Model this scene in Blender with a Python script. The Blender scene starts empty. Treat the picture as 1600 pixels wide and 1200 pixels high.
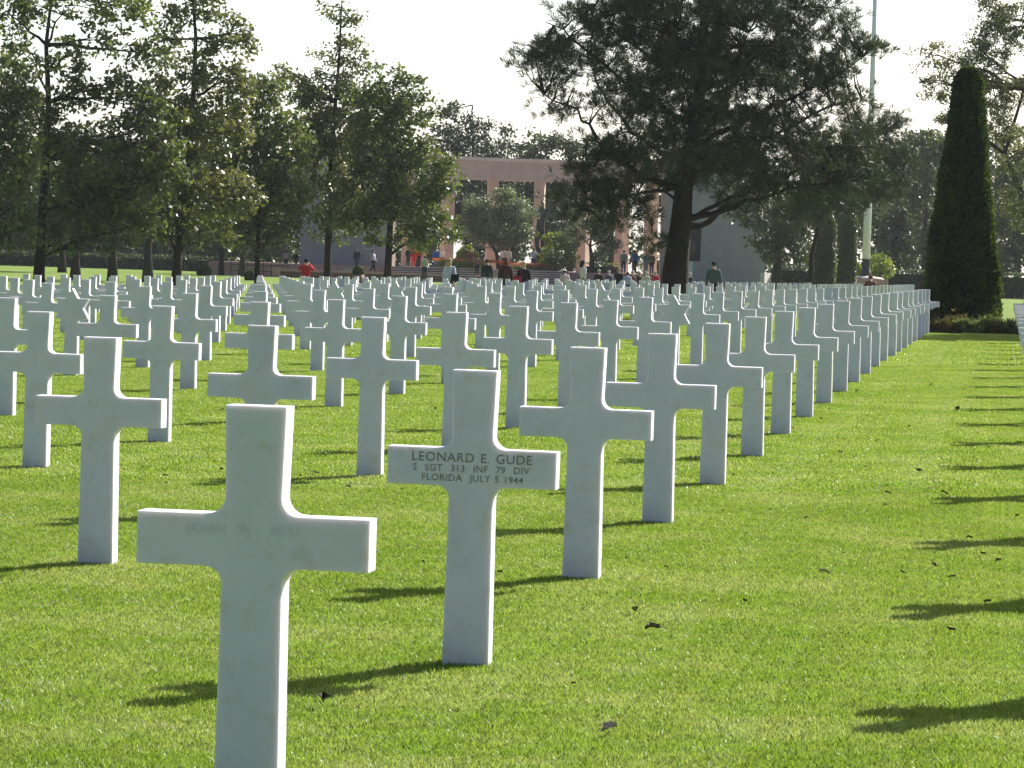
import bpy, bmesh, math, random
import numpy as np
from mathutils import Vector, Matrix
rnd = random.Random(7)
rng = np.random.default_rng(11)
SC = bpy.context.scene
COL = SC.collection

# ------------------------------------------------------------------ camera
FPX, PIT, YAW, ROLL, HC = 5145.0, .0352, .14805, .03084, 1.45086
R_ = Vector((math.cos(YAW), math.sin(YAW), 0))
F_ = Vector((-math.sin(YAW)*math.cos(PIT), math.cos(YAW)*math.cos(PIT), -math.sin(PIT)))
U_ = R_.cross(F_)
CX = R_*math.cos(ROLL) + U_*math.sin(ROLL)
CY = -R_*math.sin(ROLL) + U_*math.cos(ROLL)
cam_d = bpy.data.cameras.new('camera'); cam = bpy.data.objects.new('camera', cam_d); COL.objects.link(cam)
cam_d.sensor_width = 36; cam_d.lens = FPX/1600*36
cam_d.clip_start = .1; cam_d.clip_end = 5000
M = Matrix((CX, CY, -F_)).transposed().to_4x4(); M.translation = Vector((0, 0, HC))
cam.matrix_world = M
SC.camera = cam

# ------------------------------------------------------------------ light
SUN_EL = math.radians(34); SUN_AZ = math.atan2(.515, .857)      # azimuth clockwise from +Y
w = bpy.data.worlds.new('World'); SC.world = w; w.use_nodes = True
nt = w.node_tree; nt.nodes.clear()
sky = nt.nodes.new('ShaderNodeTexSky'); sky.sky_type = 'NISHITA'; sky.sun_disc = False
sky.sun_elevation = SUN_EL; sky.sun_rotation = SUN_AZ; sky.dust_density = 2.2; sky.air_density = 1.0; sky.ozone_density = 1.0
S_ = Vector((math.sin(SUN_AZ)*math.cos(SUN_EL), math.cos(SUN_AZ)*math.cos(SUN_EL), math.sin(SUN_EL)))
bg = nt.nodes.new('ShaderNodeBackground'); bg.inputs[1].default_value = .062
wo = nt.nodes.new('ShaderNodeOutputWorld'); nt.links.new(sky.outputs[0], bg.inputs[0])
# white glow added to the sky on the sun's side, dimmed overhead
tcw = nt.nodes.new('ShaderNodeTexCoord'); dp = nt.nodes.new('ShaderNodeVectorMath'); dp.operation = 'DOT_PRODUCT'
dp.inputs[1].default_value = S_; nt.links.new(tcw.outputs['Generated'], dp.inputs[0])
mr = nt.nodes.new('ShaderNodeMapRange'); mr.interpolation_type = 'SMOOTHSTEP'
mr.inputs[1].default_value = .25; mr.inputs[2].default_value = .78; mr.inputs[3].default_value = 0; mr.inputs[4].default_value = .44
nt.links.new(dp.outputs['Value'], mr.inputs[0])
bg2 = nt.nodes.new('ShaderNodeBackground'); bg2.inputs[0].default_value = (.88, .95, 1, 1); 
sz_ = nt.nodes.new('ShaderNodeSeparateXYZ'); nt.links.new(tcw.outputs['Generated'], sz_.inputs[0])
el_ = nt.nodes.new('ShaderNodeMapRange'); el_.interpolation_type = 'SMOOTHSTEP'
el_.inputs[1].default_value = .16; el_.inputs[2].default_value = .62; el_.inputs[3].default_value = 1; el_.inputs[4].default_value = .15
nt.links.new(sz_.outputs[2], el_.inputs[0])
mm_ = nt.nodes.new('ShaderNodeMath'); mm_.operation = 'MULTIPLY'; nt.links.new(mr.outputs[0], mm_.inputs[0]); nt.links.new(el_.outputs[0], mm_.inputs[1])
nt.links.new(mm_.outputs[0], bg2.inputs[1])
ads = nt.nodes.new('ShaderNodeAddShader'); nt.links.new(bg.outputs[0], ads.inputs[0]); nt.links.new(bg2.outputs[0], ads.inputs[1])
nt.links.new(ads.outputs[0], wo.inputs[0])
sd = bpy.data.lights.new('sun', 'SUN'); sd.energy = 5.0; sd.angle = math.radians(.53); sd.color = (1, .955, .885)
sun = bpy.data.objects.new('sun', sd); COL.objects.link(sun)
sun.rotation_euler = S_.to_track_quat('Z', 'Y').to_euler()
SC.view_settings.view_transform = 'Standard'; SC.view_settings.look = 'None'
SC.view_settings.exposure = 1.0; SC.view_settings.gamma = 1
try:
    SC.cycles.max_bounces = 8; SC.cycles.transparent_max_bounces = 4
    SC.cycles.caustics_reflective = False; SC.cycles.caustics_refractive = False
except Exception: pass

# ------------------------------------------------------------------ geometry helpers
def ray(px, py): return F_*FPX + CX*(px-800) - CY*(py-600)
def at(px, py, dist):                      # the world point seen at a photo pixel, `dist` metres ahead
    return ray(px, py)/FPX*dist + Vector((0, 0, HC))
def sstep(x, a, b):
    t = np.clip((x-a)/(b-a), 0, 1); return t*t*(3-2*t)
def G(u, v):
    u = np.asarray(u, float); v = np.asarray(v, float)
    near = .01497*np.clip(u, -38, 10) + .00373*v - .0030*np.maximum(0, v-50)
    k = sstep(v, 150, 222)
    return near*(1-k) + .3*k
def gz(u, v): return float(G(u, v))
def tag(o, label=None, cat=None, group=None, kind=None):
    if label: o['label'] = label
    if cat: o['category'] = cat
    if group: o['group'] = group
    if kind: o['kind'] = kind
    return o
def link(name, me, mat=None, parent=None, loc=None):
    o = bpy.data.objects.new(name, me); COL.objects.link(o)
    if mat is not None and me is not None and len(me.materials) == 0:
        for m in (mat if isinstance(mat, (list, tuple)) else [mat]): me.materials.append(m)
    if parent: o.parent = parent
    if loc is not None: o.location = loc
    return o
def empty(name, loc, rz=0):
    o = bpy.data.objects.new(name, None); COL.objects.link(o); o.location = loc; o.rotation_euler = (0, 0, rz)
    o.empty_display_size = .2
    return o
def np_mesh(name, V, Fc, smooth=False):    # V (n,3), Fc (m,k) one polygon size
    me = bpy.data.meshes.new(name)
    V = np.ascontiguousarray(V, dtype=np.float32); Fc = np.ascontiguousarray(Fc, dtype=np.int32)
    m, k = Fc.shape
    me.vertices.add(len(V)); me.vertices.foreach_set('co', V.ravel())
    me.loops.add(m*k); me.loops.foreach_set('vertex_index', Fc.ravel())
    me.polygons.add(m)
    me.polygons.foreach_set('loop_start', np.arange(m, dtype=np.int32)*k)
    me.polygons.foreach_set('loop_total', np.full(m, k, dtype=np.int32))
    if smooth: me.polygons.foreach_set('use_smooth', np.ones(m, dtype=bool))
    me.update(calc_edges=True); me.validate()
    return me
class MB:                                   # collects boxes, tubes and prisms into one mesh
    def __init__(s): s.bm = bmesh.new()
    def box(s, c, size, rot=None, bev=0):
        r = bmesh.ops.create_cube(s.bm, size=1)
        bmesh.ops.scale(s.bm, vec=size, verts=r['verts'])
        if bev:
            es = list({e for v in r['verts'] for e in v.link_edges})
            rr = bmesh.ops.bevel(s.bm, geom=es, offset=bev, segments=1, affect='EDGES')
            vs = list({v for f in rr['faces'] for v in f.verts})
            allv = set(vs)
            for f in rr['faces']:
                for v in f.verts:
                    for g in v.link_faces: allv |= set(g.verts)
            vs = list(allv)
        else: vs = r['verts']
        if rot is not None: bmesh.ops.rotate(s.bm, cent=(0, 0, 0), matrix=rot, verts=vs)
        bmesh.ops.translate(s.bm, vec=c, verts=vs)
        return s
    def tube(s, pts, rad, n=8, cap=True):
        pts = [Vector(p) for p in pts]; rings = []
        up = Vector((0, 0, 1)); prev = None
        for i, p in enumerate(pts):
            d = (pts[min(i+1, len(pts)-1)] - pts[max(i-1, 0)])
            if d.length < 1e-9: d = Vector((0, 0, 1))
            d.normalize()
            a = prev - d*prev.dot(d) if prev is not None else d.cross(Vector((1, 0, 0)) if abs(d.x) < .9 else Vector((0, 1, 0)))
            if a.length < 1e-6: a = d.orthogonal()
            a.normalize(); prev = a; b = d.cross(a)
            r = rad[i] if hasattr(rad, '__len__') else rad
            rings.append([s.bm.verts.new(p + (a*math.cos(2*math.pi*k/n) + b*math.sin(2*math.pi*k/n))*r) for k in range(n)])
        for i in range(len(rings)-1):
            for k in range(n):
                f = s.bm.faces.new((rings[i][k], rings[i][(k+1) % n], rings[i+1][(k+1) % n], rings[i+1][k])); f.smooth = True
        if cap:
            s.bm.faces.new(rings[0][::-1]); s.bm.faces.new(rings[-1])
        return s
    def prism(s, outline, y0, y1, bev=0):   # outline in x,z, extruded along y
        a = [s.bm.verts.new((x, y0, z)) for x, z in outline]
        b = [s.bm.verts.new((x, y1, z)) for x, z in outline]
        fa = s.bm.faces.new(a); fb = s.bm.faces.new(b[::-1]); n = len(a)
        for i in range(n): s.bm.faces.new((a[(i+1) % n], a[i], b[i], b[(i+1) % n]))
        bmesh.ops.recalc_face_normals(s.bm, faces=s.bm.faces[:])
        if bev:
            bmesh.ops.bevel(s.bm, geom=list(fa.edges)+list(fb.edges), offset=bev, segments=2, profile=.6, affect='EDGES')
        return s
    def zprism(s, outline, z0, z1):         # outline in x,y
        a = [s.bm.verts.new((x, y, z0)) for x, y in outline]; b = [s.bm.verts.new((x, y, z1)) for x, y in outline]
        n = len(a); s.bm.faces.new(a[::-1]); s.bm.faces.new(b)
        for i in range(n): s.bm.faces.new((a[i], a[(i+1) % n], b[(i+1) % n], b[i]))
        bmesh.ops.recalc_face_normals(s.bm, faces=s.bm.faces[:])
        return s
    def ball(s, c, r, n=2, sc=(1, 1, 1)):
        q = bmesh.ops.create_icosphere(s.bm, subdivisions=n, radius=r)
        bmesh.ops.scale(s.bm, vec=sc, verts=q['verts']); bmesh.ops.translate(s.bm, vec=c, verts=q['verts'])
        for v in q['verts']:
            for f in v.link_faces: f.smooth = True
        return s
    def mesh(s, name):
        me = bpy.data.meshes.new(name); s.bm.to_mesh(me); s.bm.free(); return me
    def obj(s, name, mat, parent=None, loc=None): return link(name, s.mesh(name), mat, parent, loc)

# ------------------------------------------------------------------ materials
def newmat(name):
    m = bpy.data.materials.new(name); m.use_nodes = True; t = m.node_tree
    return m, t, t.nodes['Principled BSDF'], t.nodes['Material Output']
def N(t, ty, **kw):
    n = t.nodes.new(ty)
    for k, v in kw.items(): setattr(n, k, v)
    return n
def ramp(t, fac, stops):
    r = N(t, 'ShaderNodeValToRGB'); e = r.color_ramp.elements
    while len(e) < len(stops): e.new(.5)
    for el, (p, c) in zip(e, stops): el.position = p; el.color = (*c, 1)
    t.links.new(fac, r.inputs[0]); return r.outputs[0]
def noise(t, vec, scale, detail=3, rough=.55):
    n = N(t, 'ShaderNodeTexNoise'); n.inputs['Scale'].default_value = scale; n.inputs['Detail'].default_value = detail
    n.inputs['Roughness'].default_value = rough
    if vec is not None: t.links.new(vec, n.inputs['Vector'])
    return n.outputs['Fac']
def mixc(t, fac, a, b, mode='MIX'):
    m = N(t, 'ShaderNodeMix', data_type='RGBA', blend_type=mode)
    for s_, v in ((m.inputs[0], fac), (m.inputs[6], a), (m.inputs[7], b)):
        if isinstance(v, (int, float)): s_.default_value = v
        elif isinstance(v, tuple): s_.default_value = (*v, 1)
        else: t.links.new(v, s_)
    return m.outputs[2]
def bump(t, h, strength, dist, P):
    b = N(t, 'ShaderNodeBump'); b.inputs['Strength'].default_value = strength; b.inputs['Distance'].default_value = dist
    t.links.new(h, b.inputs['Height']); t.links.new(b.outputs[0], P.inputs['Normal'])
def mat_simple(name, c, c2=None, scale=5, rough=.7, bmp=0, spec=.3):
    m, t, P, O = newmat(name)
    g = N(t, 'ShaderNodeTexCoord').outputs['Object']
    f = noise(t, g, scale)
    t.links.new(ramp(t, f, [(.3, c), (.7, c2 or tuple(x*.75 for x in c))]), P.inputs['Base Color'])
    P.inputs['Roughness'].default_value = rough; P.inputs['Specular IOR Level'].default_value = spec
    if bmp: bump(t, f, .5, bmp, P)
    return m
def mat_marble():
    m, t, P, O = newmat('white_marble')
    tc = N(t, 'ShaderNodeTexCoord').outputs['Object']
    oi = N(t, 'ShaderNodeObjectInfo')
    off = N(t, 'ShaderNodeVectorMath', operation='SCALE'); off.inputs[0].default_value = (37, 51, 23)
    t.links.new(oi.outputs['Random'], off.inputs['Scale'])
    ad = N(t, 'ShaderNodeVectorMath', operation='ADD'); t.links.new(tc, ad.inputs[0]); t.links.new(off.outputs[0], ad.inputs[1])
    a = noise(t, ad.outputs[0], 3.2, 4); b = noise(t, ad.outputs[0], 14, 5, .7); c = noise(t, ad.outputs[0], 60, 3)
    base = ramp(t, a, [(.3, (.63, .63, .73)), (.55, (.70, .69, .80)), (.75, (.67, .655, .70))])
    stain = ramp(t, b, [(.54, (0, 0, 0)), (.76, (1, 1, 1))])
    mul = N(t, 'ShaderNodeMath', operation='MULTIPLY'); t.links.new(stain, mul.inputs[0]); mul.inputs[1].default_value = .5
    col = mixc(t, mul.outputs[0], base, (.47, .42, .30))
    # soil splash and algae low on the stem
    sx = N(t, 'ShaderNodeSeparateXYZ'); t.links.new(tc, sx.inputs[0])
    low = N(t, 'ShaderNodeMapRange'); low.inputs[1].default_value = .16; low.inputs[2].default_value = 0; low.inputs[3].default_value = 0; low.inputs[4].default_value = .55
    t.links.new(sx.outputs[2], low.inputs[0])
    lm = N(t, 'ShaderNodeMath', operation='MULTIPLY'); t.links.new(low.outputs[0], lm.inputs[0]); t.links.new(b, lm.inputs[1])
    col = mixc(t, lm.outputs[0], col, (.42, .45, .30))
    t.links.new(col, P.inputs['Base Color'])
    P.inputs['Roughness'].default_value = .55; P.inputs['Specular IOR Level'].default_value = .35
    P.inputs['Subsurface Weight'].default_value = .5
    P.inputs['Subsurface Radius'].default_value = (1.0, .78, .66); P.inputs['Subsurface Scale'].default_value = .028
    bump(t, c, .15, .002, P)
    return m
MARBLE = mat_marble()
LETTER = mat_simple('letter_patina', (.15, .13, .10), (.34, .31, .25), 120, .8)
FAINT = mat_simple('worn_lettering', (.595, .595, .675), (.685, .675, .775), 60, .8)

def mat_lawn(name, blade):
    m, t, P, O = newmat(name)
    pos = N(t, 'ShaderNodeNewGeometry').outputs['Position']
    a = noise(t, pos, .9, 5, .65); b = noise(t, pos, 4.5, 3, .6); c = noise(t, pos, 60, 2)
    k1 = ramp(t, a, [(.36, (.145, .245, .026)), (.5, (.18, .285, .040)), (.62, (.245, .32, .095))])
    k2 = mixc(t, ramp(t, b, [(.4, (0, 0, 0)), (.7, (.45, .45, .45))]), k1, (.28, .30, .125))
    if blade:
        oi = N(t, 'ShaderNodeNewGeometry').outputs['Random Per Island']
        k3 = mixc(t, 1.0, k2, ramp(t, oi, [(0, (.55, .62, .5)), (.5, (1, 1, 1)), (.9, (1.25, 1.18, 1.35)), (1, (1.6, 1.4, 2.2))]), 'MULTIPLY')
    else:
        k3 = mixc(t, ramp(t, c, [(.35, (.0, .0, .0)), (.65, (.5, .5, .5))]), k2, (.05, .085, .012))
    P.inputs['Roughness'].default_value = .42 if blade else .9; P.inputs['Specular IOR Level'].default_value = .42 if blade else .05
    t.links.new(k3, P.inputs['Base Color'])
    if blade:
        tr = N(t, 'ShaderNodeBsdfTranslucent'); t.links.new(mixc(t, 1.0, k3, (1.35, 1.3, .75), 'MULTIPLY'), tr.inputs[0])
        mx = N(t, 'ShaderNodeMixShader'); mx.inputs[0].default_value = .5
        t.links.new(P.outputs[0], mx.inputs[1]); t.links.new(tr.outputs[0], mx.inputs[2]); t.links.new(mx.outputs[0], O.inputs[0])
    else: bump(t, c, .6, .02, P)
    return m
LAWN = mat_lawn('lawn_ground', False); BLADE = mat_lawn('grass_blades', True)

def mat_leaf(name, dark, mid, light, tr=.25, rough=.38, spec=.5, scale=.45):
    m, t, P, O = newmat(name)
    pos = N(t, 'ShaderNodeTexCoord').outputs['Object']
    ri = N(t, 'ShaderNodeNewGeometry').outputs['Random Per Island']
    a = noise(t, pos, scale, 3)
    ad = N(t, 'ShaderNodeMath', operation='MULTIPLY_ADD'); t.links.new(ri, ad.inputs[0]); ad.inputs[1].default_value = .5
    t.links.new(a, ad.inputs[2])
    col = ramp(t, ad.outputs[0], [(.42, dark), (.72, mid), (1.0, light)])
    t.links.new(col, P.inputs['Base Color'])
    P.inputs['Roughness'].default_value = rough; P.inputs['Specular IOR Level'].default_value = spec
    T = N(t, 'ShaderNodeBsdfTranslucent'); t.links.new(mixc(t, 1.0, col, (1.3, 1.4, .6), 'MULTIPLY'), T.inputs[0])
    mx = N(t, 'ShaderNodeMixShader'); mx.inputs[0].default_value = tr
    t.links.new(P.outputs[0], mx.inputs[1]); t.links.new(T.outputs[0], mx.inputs[2]); t.links.new(mx.outputs[0], O.inputs[0])
    return m
OAK = mat_leaf('oak_leaves', (.045, .062, .022), (.09, .115, .040), (.18, .195, .08), .38, .40, .55)
OAKB = mat_leaf('brownish_oak_leaves', (.06, .065, .030), (.105, .115, .05), (.19, .18, .09), .38, .40, .55)
PINE = mat_leaf('pine_needles', (.022, .040, .026), (.042, .068, .038), (.10, .105, .05), .16, .5, .3)
OLIVE = mat_leaf('olive_leaves', (.08, .10, .065), (.13, .16, .10), (.20, .23, .16), .3, .5, .4)
LIME = mat_leaf('yellow_green_leaves', (.10, .15, .02), (.17, .22, .03), (.26, .28, .05), .45, .5, .4)
YEW = mat_leaf('clipped_yew', (.018, .030, .014), (.035, .055, .018), (.10, .13, .03), .35, .5, .35, 2)
DOAK = mat_leaf('dark_oak_leaves', (.026, .042, .020), (.048, .070, .028), (.10, .12, .045), .28, .45, .4)
HORN = mat_leaf('hornbeam_leaves', (.045, .06, .025), (.075, .10, .035), (.13, .15, .06), .3, .4, .5)
HEATH = mat_leaf('heather_leaves', (.05, .045, .022), (.12, .095, .04), (.24, .15, .05), .3, .6, .3, 1.2)
REDFL = mat_leaf('red_flowers', (.10, .08, .03), (.42, .07, .035), (.55, .15, .05), .3, .5, .3, 3)
BARK = mat_simple('bark', (.05, .042, .034), (.022, .019, .016), 9, .95, .02, .1)
PBARK = mat_simple('pine_bark', (.05, .037, .028), (.022, .018, .014), 7, .95, .03, .1)

# ------------------------------------------------------------------ foliage helpers
def leaf_cloud(C, Rr, n, size, squash=.8, aspect=.55, up=.35, shell=.45):
    """n leaf rhombs scattered in each ellipsoid C (k,3) of radii Rr (k,3)"""
    k = len(C); idx = np.repeat(np.arange(k), n); m = len(idx)
    d = rng.normal(size=(m, 3)); d /= np.linalg.norm(d, axis=1)[:, None]
    r = rng.random(m)**shell
    P = C[idx] + d*Rr[idx]*r[:, None]
    nrm = d*.5 + rng.normal(size=(m, 3))*.8 + np.array([0, 0, up]); nrm /= np.linalg.norm(nrm, axis=1)[:, None]
    t = rng.normal(size=(m, 3)); t -= nrm*np.sum(t*nrm, 1)[:, None]; t /= np.linalg.norm(t, axis=1)[:, None]
    b = np.cross(nrm, t)
    s = (size*(.6+.8*rng.random(m)))[:, None]
    V = np.stack([P - t*s*.5, P + b*s*aspect*.5, P + t*s*.5 + nrm*s*.12, P - b*s*aspect*.5], 1).reshape(-1, 3)
    Fc = np.arange(m*4).reshape(-1, 4)
    return V, Fc
def needle_tufts(P, D, size, n=12, wid=.09, spread=.6):
    """sprays of narrow needles at points P pointing along D"""
    k = len(P); idx = np.repeat(np.arange(k), n); m = len(idx)
    dd = D[idx] + rng.normal(size=(m, 3))*spread; dd /= np.linalg.norm(dd, axis=1)[:, None]
    s = (size*(.65+.6*rng.random(m)))[:, None]
    side = np.cross(dd, rng.normal(size=(m, 3))); side /= np.linalg.norm(side, axis=1)[:, None]
    b = P[idx] + dd*s*.05
    w_ = s*wid
    V = np.stack([b - side*w_*.4, b + dd*s*.55 - side*w_*.55, b + dd*s, b + dd*s*.55 + side*w_*.55], 1).reshape(-1, 3)
    return V, np.arange(m*4).reshape(-1, 4)
def wob(a, b, n, amp, r):
    pts = []
    for i in range(n+1):
        t = i/n; p = a.lerp(b, t)
        if 0 < i < n: p = p + Vector((r.uniform(-1, 1), r.uniform(-1, 1), r.uniform(-1, 1)))*amp
        pts.append(p)
    return pts

def broad_tree(name, label, trunk, dist, lobes, mat, leaf=.16, dens=1.0, tw=.45, group='broadleaved trees', clump=.62, twigs=True, seed=1, base_drop=0, cat='tree', hollow=.85, bark=None):
    """trunk: list of photo pixels from the ground up; lobes: ellipses (x,y,rx,ry) of the crown in photo pixels;
       everything is placed in the round at `dist` metres"""
    r = random.Random(seed); s = dist/FPX
    bp = at(trunk[0][0], trunk[0][1], dist)
    base = Vector((bp.x, bp.y, gz(bp.x, bp.y)))
    root = empty(name, base); tag(root, label, cat, group)
    W = [base - Vector((0, 0, .15))] + [at(x, y, dist) for x, y in trunk[1:]]
    W = [p - base for p in W]
    mb = MB(); n = len(W)
    mb.tube(W, [tw*.5*(1.25 if i == 0 else max(.07, (1-i/(n-1))**.8)) for i in range(n)], 9)
    cs, rs = [], []
    for (x, y, rx, ry, *dm) in lobes:
        dm = dm[0] if dm else 1.0
        c = at(x, y, dist) - base; R = np.array([rx*s, min(rx, ry*1.4)*s, ry*s])
        vol = R[0]*R[1]*R[2]; k = max(4, int(dens*dm*1.15*vol/clump**3 + 3))
        for _ in range(k):
            d = Vector((r.gauss(0, 1), r.gauss(0, 1), r.gauss(0, 1))).normalized(); q = (r.uniform(.25, 1.0))**.5*hollow
            p = c + Vector((d.x*R[0]*q, d.y*R[1]*q, d.z*R[2]*q))
            cs.append(p); z = clump*r.uniform(.55, 1.15); rs.append((z, z, z*.72))
        # limb from the trunk to the lobe
        j = min(range(1, n), key=lambda i: abs(W[i].z - (c.z - .35*R[2])) + .2*abs(W[i].z))
        st = W[j]; e = c + Vector((0, 0, R[2]*.3))
        pts = wob(st, e, 5, .04*(e-st).length, r)
        r0 = min(tw*.2, .03+.02*(e-st).length); mb.tube(pts, [r0*(1-.8*i/5) for i in range(6)], 6)
        if twigs:
            for _ in range(int(4+min(k, 40)*.4)):
                a = pts[r.randint(2, 5)]; q = r.choice(cs[-k:])
                mb.tube(wob(a, q, 3, .05*(q-a).length, r), [.028, .022, .014, .008], 4, False)
    cs = np.array([tuple(c) for c in cs]); rs = np.array(rs)
    V, Fc = leaf_cloud(cs, rs, max(12, int(80*(clump/.62)**2*(.16/leaf)**2)), leaf)
    mb.obj('trunk', bark or BARK, root)
    link('crown', np_mesh('crown', V, Fc), mat, root)
    return root

def copy_tree(o, parent=None):
    c = o.copy(); COL.objects.link(c); c.parent = parent
    for ch in list(o.children): copy_tree(ch, c)
    return c

# ================================================================== GROUND
def build_ground():
    us = np.concatenate([np.linspace(-600, -120, 12), np.linspace(-110, 50, 81), np.linspace(60, 600, 12)])
    vs = np.concatenate([np.linspace(-60, 0, 7), np.linspace(2, 300, 150), np.linspace(320, 700, 12)])
    UU, VV = np.meshgrid(us, vs); Z = G(UU, VV)
    V = np.stack([UU, VV, Z], -1).reshape(-1, 3); nu = len(us)
    i, j = np.meshgrid(np.arange(len(vs)-1), np.arange(nu-1), indexing='ij')
    a = i*nu+j; Fc = np.stack([a, a+1, a+nu+1, a+nu], -1).reshape(-1, 4)
    tag(link('ground', np_mesh('ground', V, Fc, True), LAWN), kind='structure')
build_ground()

def in_view(u, v, m=1.0):
    z = -u*math.sin(YAW) + v*math.cos(YAW); x = u*math.cos(YAW) + v*math.sin(YAW)
    return z > 2 and abs(x) < z*.1585 + m
def build_grass():
    # three tuft patches of different coarseness, instanced over the lawn by one geometry-nodes object
    specs = [('near', .5, 4600, .021, .0028, 0, 21), ('mid', 1.0, 5200, .022, .0062, 21, 50), ('far', 2.0, 5000, .026, .015, 50, 112)]
    obs = []
    ng = bpy.data.node_groups.new('grass_scatter', 'GeometryNodeTree')
    ng.interface.new_socket('Geometry', in_out='OUTPUT', socket_type='NodeSocketGeometry')
    gout = ng.nodes.new('NodeGroupOutput'); join = ng.nodes.new('GeometryNodeJoinGeometry')
    allv = []; ids = []
    for q, (nm, sz, nb, h, wd, z0, z1) in enumerate(specs):
        P = np.zeros((nb, 3)); P[:, :2] = (rng.random((nb, 2))-.5)*sz
        d = rng.normal(size=(nb, 3))*[.6, .6, 0] + [0, 0, 1]; d /= np.linalg.norm(d, axis=1)[:, None]
        hh = (h*(.45+.75*rng.random(nb)))[:, None]
        sd_ = rng.normal(size=(nb, 3))*[1, 1, 0]; sd_ /= np.linalg.norm(sd_, axis=1)[:, None]
        bend = rng.normal(size=(nb, 3))*[.35, .35, 0]
        a = P - sd_*wd*.5; b = P + sd_*wd*.5; m1 = P + d*hh*.6; c = P + d*hh + bend*hh*.6
        V = np.stack([a, b, m1 + sd_*wd*.4, c, m1 - sd_*wd*.4], 1).reshape(-1, 3)
        k = np.arange(nb)*5
        me = np_mesh('blades_'+nm, V, np.stack([k, k+1, k+2, k+3, k+4], 1)); me.materials.append(BLADE)
        obs.append(me)
        step = sz*.93; pts = []
        for i in range(int(-45/step), int(12/step)):
            for j in range(0, int(106/step)):
                u, v = i*step, j*step; z = -u*math.sin(YAW)+v*math.cos(YAW)
                if z0 <= z < z1+sz*.5 and z > 5.5 and in_view(u, v, sz): pts.append((u, v))
        allv += pts; ids += [q]*len(pts)
    allv = np.array(allv); P = np.column_stack([allv, G(allv[:, 0], allv[:, 1]) - .002])
    me = bpy.data.meshes.new('grass'); me.from_pydata([tuple(p) for p in P], [], [])
    at_ = me.attributes.new('pick', 'INT', 'POINT'); at_.data.foreach_set('value', np.array(ids, dtype=np.int32))
    rt = me.attributes.new('spin', 'FLOAT', 'POINT'); rt.data.foreach_set('value', (rng.integers(0, 4, len(P))*math.pi/2).astype(np.float32))
    o = link('grass', me); tag(o, 'short mown green lawn grass between the white marble headstones', 'grass', kind='stuff')
    # patch meshes ride inside the node tree through hidden-from-view source objects kept unlinked
    inp = ng.interface.new_socket('Geometry', in_out='INPUT', socket_type='NodeSocketGeometry')
    gin = ng.nodes.new('NodeGroupInput')
    pick = ng.nodes.new('GeometryNodeInputNamedAttribute'); pick.data_type = 'INT'; pick.inputs[0].default_value = 'pick'
    spin = ng.nodes.new('GeometryNodeInputNamedAttribute'); spin.data_type = 'FLOAT'; spin.inputs[0].default_value = 'spin'
    cmb = ng.nodes.new('ShaderNodeCombineXYZ'); ng.links.new(spin.outputs[0], cmb.inputs[2])
    for q, me_ in enumerate(obs):
        src = bpy.data.objects.new('blade_patch', me_)
        oi = ng.nodes.new('GeometryNodeObjectInfo'); oi.inputs[0].default_value = src; oi.inputs['As Instance'].default_value = True
        cmp_ = ng.nodes.new('FunctionNodeCompare'); cmp_.data_type = 'INT'; cmp_.operation = 'EQUAL'
        ng.links.new(pick.outputs[0], cmp_.inputs[2]); cmp_.inputs[3].default_value = q
        iop = ng.nodes.new('GeometryNodeInstanceOnPoints')
        ng.links.new(gin.outputs[0], iop.inputs['Points']); ng.links.new(cmp_.outputs[0], iop.inputs['Selection'])
        ng.links.new(oi.outputs['Geometry'], iop.inputs['Instance']); ng.links.new(cmb.outputs[0], iop.inputs['Rotation'])
        ng.links.new(iop.outputs[0], join.inputs[0])
    ng.links.new(join.outputs[0], gout.inputs[0])
    md = o.modifiers.new('scatter', 'NODES'); md.node_group = ng
build_grass()

# ================================================================== HEADSTONES
H, ZA, ZC, HW, TH = 1.07, .7876, .6519, .307, .098
def cross_mesh():
    r = .047
    right = [(.086, -.12), (.0795, ZC-r)]
    for k in range(1, 6):                                     # fillet under the arm
        a = math.pi - k*math.pi/2/6; right.append((.0795+r + r*math.cos(a), ZC-r + r*math.sin(a)))
    right += [(.0795+r, ZC), (HW, ZC), (HW, ZA), (.0745+r, ZA)]
    for k in range(1, 6):
        a = -math.pi/2 - k*math.pi/2/6; right.append((.0745+r + r*math.cos(a), ZA+r + r*math.sin(a)))
    right += [(.0745, ZA+r), (.0805, H)]
    out = right + [(-x, z) for x, z in right[::-1]]
    mb = MB(); mb.prism(out, 0, TH, .0035); return mb.mesh('cross_headstone')
def star_mesh():
    R = .242; cz = H - R; pts = []
    for k in range(12):
        a = math.pi/2 - k*math.pi/6; q = R if k % 2 == 0 else R/math.sqrt(3)
        pts.append((q*math.cos(a), cz + q*math.sin(a)))
    # k=0 is the top point; open the outline at the bottom point (k=6) for the stem
    right = pts[0:6]; left = pts[7:12]
    out = right + [(.078, cz-R*.62), (.086, -.12), (-.086, -.12), (-.078, cz-R*.62)] + left
    out = [p for i, p in enumerate(out) if i != 5 and p != pts[7]]
    mb = MB(); mb.prism(out[::-1], 0, TH, .0035); return mb.mesh('star_headstone')
CROSS = cross_mesh(); CROSS.materials.append(MARBLE); STAR = star_mesh(); STAR.materials.append(MARBLE)
U0, DU, V0, DV = -1.890, 2.3243, 8.269, 3.378
def col_u(c): return U0 - c*DU if c >= 0 else .48
STARS = {(1, 11), (4, 10), (5, 18), (5, 20), (3, 20)}
ROWS = {-1: (2, 21), 0: (0, 22), 1: (0, 43), 2: (4, 43), 3: (6, 43), 4: (8, 43), 5: (10, 43), 6: (13, 43), 7: (15, 43), 8: (17, 43), 9: (19, 43), 10: (21, 40)}
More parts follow.
